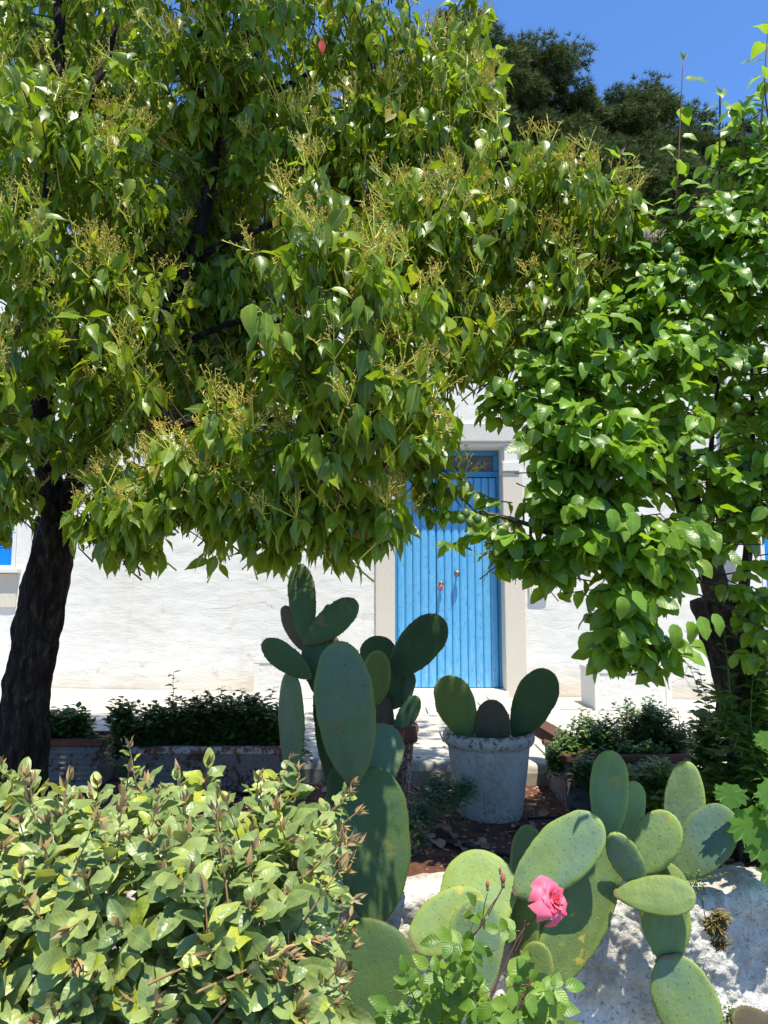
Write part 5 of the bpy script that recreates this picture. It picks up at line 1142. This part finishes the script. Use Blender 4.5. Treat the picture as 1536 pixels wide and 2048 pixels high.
# ------------------------------------------------------------------ rose bush
simple('petal_pink', (.88, .15, .26), .5, .5, 25, .1, .002, (.92, .30, .42)); simple('petal_deep', (.80, .09, .15), .5, .4, 25, .1, .002, (.88, .2, .27)); simple('rose_bud', (.45, .10, .09), .5, .4, 60, 0, col2=(.25, .2, .08))
for nm in ('petal_pink', 'petal_deep'):
    t_ = M[nm].node_tree; pb = [n for n in t_.nodes if n.type == 'BSDF_PRINCIPLED'][0]; ou = [n for n in t_.nodes if n.type == 'OUTPUT_MATERIAL'][0]
    tl = t_.nodes.new('ShaderNodeBsdfTranslucent'); tl.inputs[0].default_value = (.95, .25, .3, 1); ms = t_.nodes.new('ShaderNodeMixShader'); ms.inputs[0].default_value = .3
    t_.links.new(pb.outputs[0], ms.inputs[1]); t_.links.new(tl.outputs[0], ms.inputs[2]); t_.links.new(ms.outputs[0], ou.inputs[0])
rose = thing('rose_bush', P(960, 2250, 2.2), 'rose bush with one open pink rose and small buds in front of the wall', 'rose bush')
RY = 2.1
RC = P(1104, 1802, RY); RA = nrm(Vector((.62, -.62, .42)))         # flower looks right and towards us
fl = MB(); fl.tube([RC - RA * .03, RC - RA * .012, RC], [.004, .009, .004], 8); flower = fl.build('flower', 'stem_green', rose)
u1 = nrm(RA.cross(Vector((0, 0, 1)))); u2 = RA.cross(u1)
rs = random.Random(5)
def petal(a, rad, Lp, w, open_, mat, curl):
    m = MB(); nu, nv = 10, 8; d = u1 * math.cos(a) + u2 * math.sin(a); s = RA.cross(d)
    def f(u, v):
        t = u; x = (v - .5) * 2
        prof = math.sin(min(1, t * 1.05 + .12) * math.pi * .62) ** .8
        ww = w * prof * (1 - .10 * t * abs(x)) ; th_ = open_ * t
        r_ = rad + Lp * (math.sin(th_) * t) - .18 * w * (1 - open_ / 1.6) * x * x
        h = Lp * math.cos(th_ * .9) * t - curl * max(0, t - .72) ** 1.6 * Lp * 2.2 * (1 + .4 * abs(x)) + (.08 * Lp * x * x * t)
        pk = .10 * Lp * max(0, 1 - abs(x) * 2.2) * (t > .95)
        rr = 1 - .35 * x * x * (1 - open_ / 1.7)
        j = .0012 * noise.noise(Vector((a * 3 + x * 2, t * 4, rad * 90)))
        h -= Lp * .30 * abs(x) ** 3 * t ** 3
        return RC + d * (r_ * rr * (1 - .12 * abs(x) ** 3 * t) + j) + s * (x * ww * (1 - .10 * t ** 6)) + RA * (h + pk + j - .012)
    m.grid(nu, nv, f); return m.build('petal', mat, flower)
for ring, (n_, rad, Lp, w, op, mat, cu) in enumerate([(3, .0005, .036, .007, .12, 'petal_deep', .0), (4, .003, .038, .010, .30, 'petal_pink', .1), (5, .006, .040, .014, .55, 'petal_pink', .25), (5, .009, .042, .018, .85, 'petal_deep', .5), (6, .010, .046, .022, 1.12, 'petal_pink', .8), (6, .010, .052, .025, 1.42, 'petal_pink', 1.0)]):
    for k in range(n_): petal(2 * math.pi * k / n_ + ring * .7 + rs.uniform(-.2, .2), rad, Lp * 1.05 * rs.uniform(.9, 1.08), w * 1.2, op * rs.uniform(.85, 1.15), mat, cu)
st = [([(1065, 1955), (1000, 2100), (930, 2300)], .004), ([(1085, 1822), (1045, 1862), (1015, 1920), (985, 1985), (950, 2060), (900, 2200)], .0035), ([(1008, 1770), (970, 1840), (935, 1890), (905, 1970), (870, 2100)], .003), ([(975, 1785), (968, 1815), (965, 1850)], .0018), ([(1002, 1785), (980, 1815), (960, 1855)], .002),
      ([(905, 1930), (880, 1990), (840, 2040), (800, 2120)], .0028), ([(1050, 1840), (1045, 1870), (1030, 1905)], .0018), ([(800, 1935), (830, 2000), (850, 2050)], .0018), ([(950, 1990), (1040, 1970), (1075, 1975)], .0018)]
for i, (pp, r_) in enumerate(st):
    m = MB(); q = smooth_path([P(x, y, RY + (.05 * ((i * 3) % 4) if i != 1 else 0)) for x, y in pp], 6)
    if i == 1: q[0] = RC - RA * .028; q = q[:1] + q[3:]
    m.tube(q, [r_ * (.6 + .4 * j / len(q)) for j in range(len(q))], 7); m.build('stem', 'twig_red', rose)
for (x, y, s) in [(1006, 1762, 1.0), (975, 1772, .7), (958, 1900, .7), (1000, 1742, .5)]:
    m = MB(); c = P(x, y, RY + (.1 if x != 1006 else .1)); m.lathe((c.x, c.y, c.z), [(.001, -.020 * s), (.005 * s, -.018 * s), (.006 * s, -.008 * s), (.0045 * s, -.003 * s)], 10, 1)
    m.lathe((c.x, c.y, c.z), [(.0045 * s, -.004 * s), (.0075 * s, .002 * s), (.0080 * s, .010 * s), (.004 * s, .020 * s), (.0005, .025 * s)], 10, 0); m.build('rose_bud', ['rose_bud', 'stem_green'], rose)
LR = Leaves(); twr = MB()
def rose_leaf(x, y, ang, s, Y, n5=5):
    s *= 1.38; c = P(x, y, Y); d = nrm(Vector((math.cos(R(ang)), -.15, math.sin(R(ang))))); n_ = Vector((rs.uniform(-.3, .3), -.9, .75)); side = nrm(d.cross(n_)); L_ = s
    twr.tube([c, c + d * L_ * 1.25], [.0012, .0009], 4)
    mt = 'rose_leaf'
    for (t, sg) in ((.35, 1), (.35, -1), (.8, 1), (.8, -1))[:n5 - 1]:
        LR.add('rose', mt, c + d * L_ * t, nrm(side * sg + d * .6 + rv(.15)), n_ + rv(.35), L_ * rs.uniform(.75, .95))
    LR.add('rose', mt, c + d * L_ * 1.25, nrm(d + rv(.15)), n_ + rv(.3), L_)
for (x, y, a, s) in [(1040, 1862, 175, .035), (955, 1815, 250, .036), (965, 1850, 110, .034), (950, 1870, 260, .038), (935, 1890, 170, .042), (925, 1920, 230, .042), (930, 1940, 300, .044), (1000, 1945, 350, .052), (985, 1965, 200, .045), (975, 1985, 290, .05), (1010, 1960, 320, .05), (1045, 1975, 330, .045),
    (960, 2000, 230, .045), (990, 2010, 330, .042), (930, 2010, 200, .042), (880, 1990, 160, .045), (860, 2010, 120, .042), (845, 2025, 210, .05), (820, 1990, 100, .035), (870, 2040, 300, .045), (915, 2040, 260, .045), (1020, 2020, 300, .042), (1060, 2000, 350, .045), (940, 1960, 120, .04), (900, 1960, 150, .04), (1000, 2040, 250, .045), (960, 2045, 330, .045), (850, 2060, 30, .045), (820, 2050, 140, .045), (1050, 2045, 20, .04), (1075, 1985, 15, .042), (895, 2000, 60, .04), (1040, 1900, 300, .03), (990, 1900, 200, .028)]:
    rose_leaf(x, y, a, s, RY + rs.uniform(-.06, .12), rs.choice([3, 5]))
for i in range(28): rose_leaf(rs.uniform(800, 1090), rs.uniform(1985, 2120), rs.uniform(0, 360), rs.uniform(.034, .046), RY + rs.uniform(0, .22))
LR.build(rose, 260); o = twr.build('leaf_stalks', 'stem_green', rose); o['kind'] = 'stuff'
tris = sum(len(me.polygons) * 2 for me in bpy.data.meshes); print('approx tris', tris, 'objects', len(bpy.data.objects))
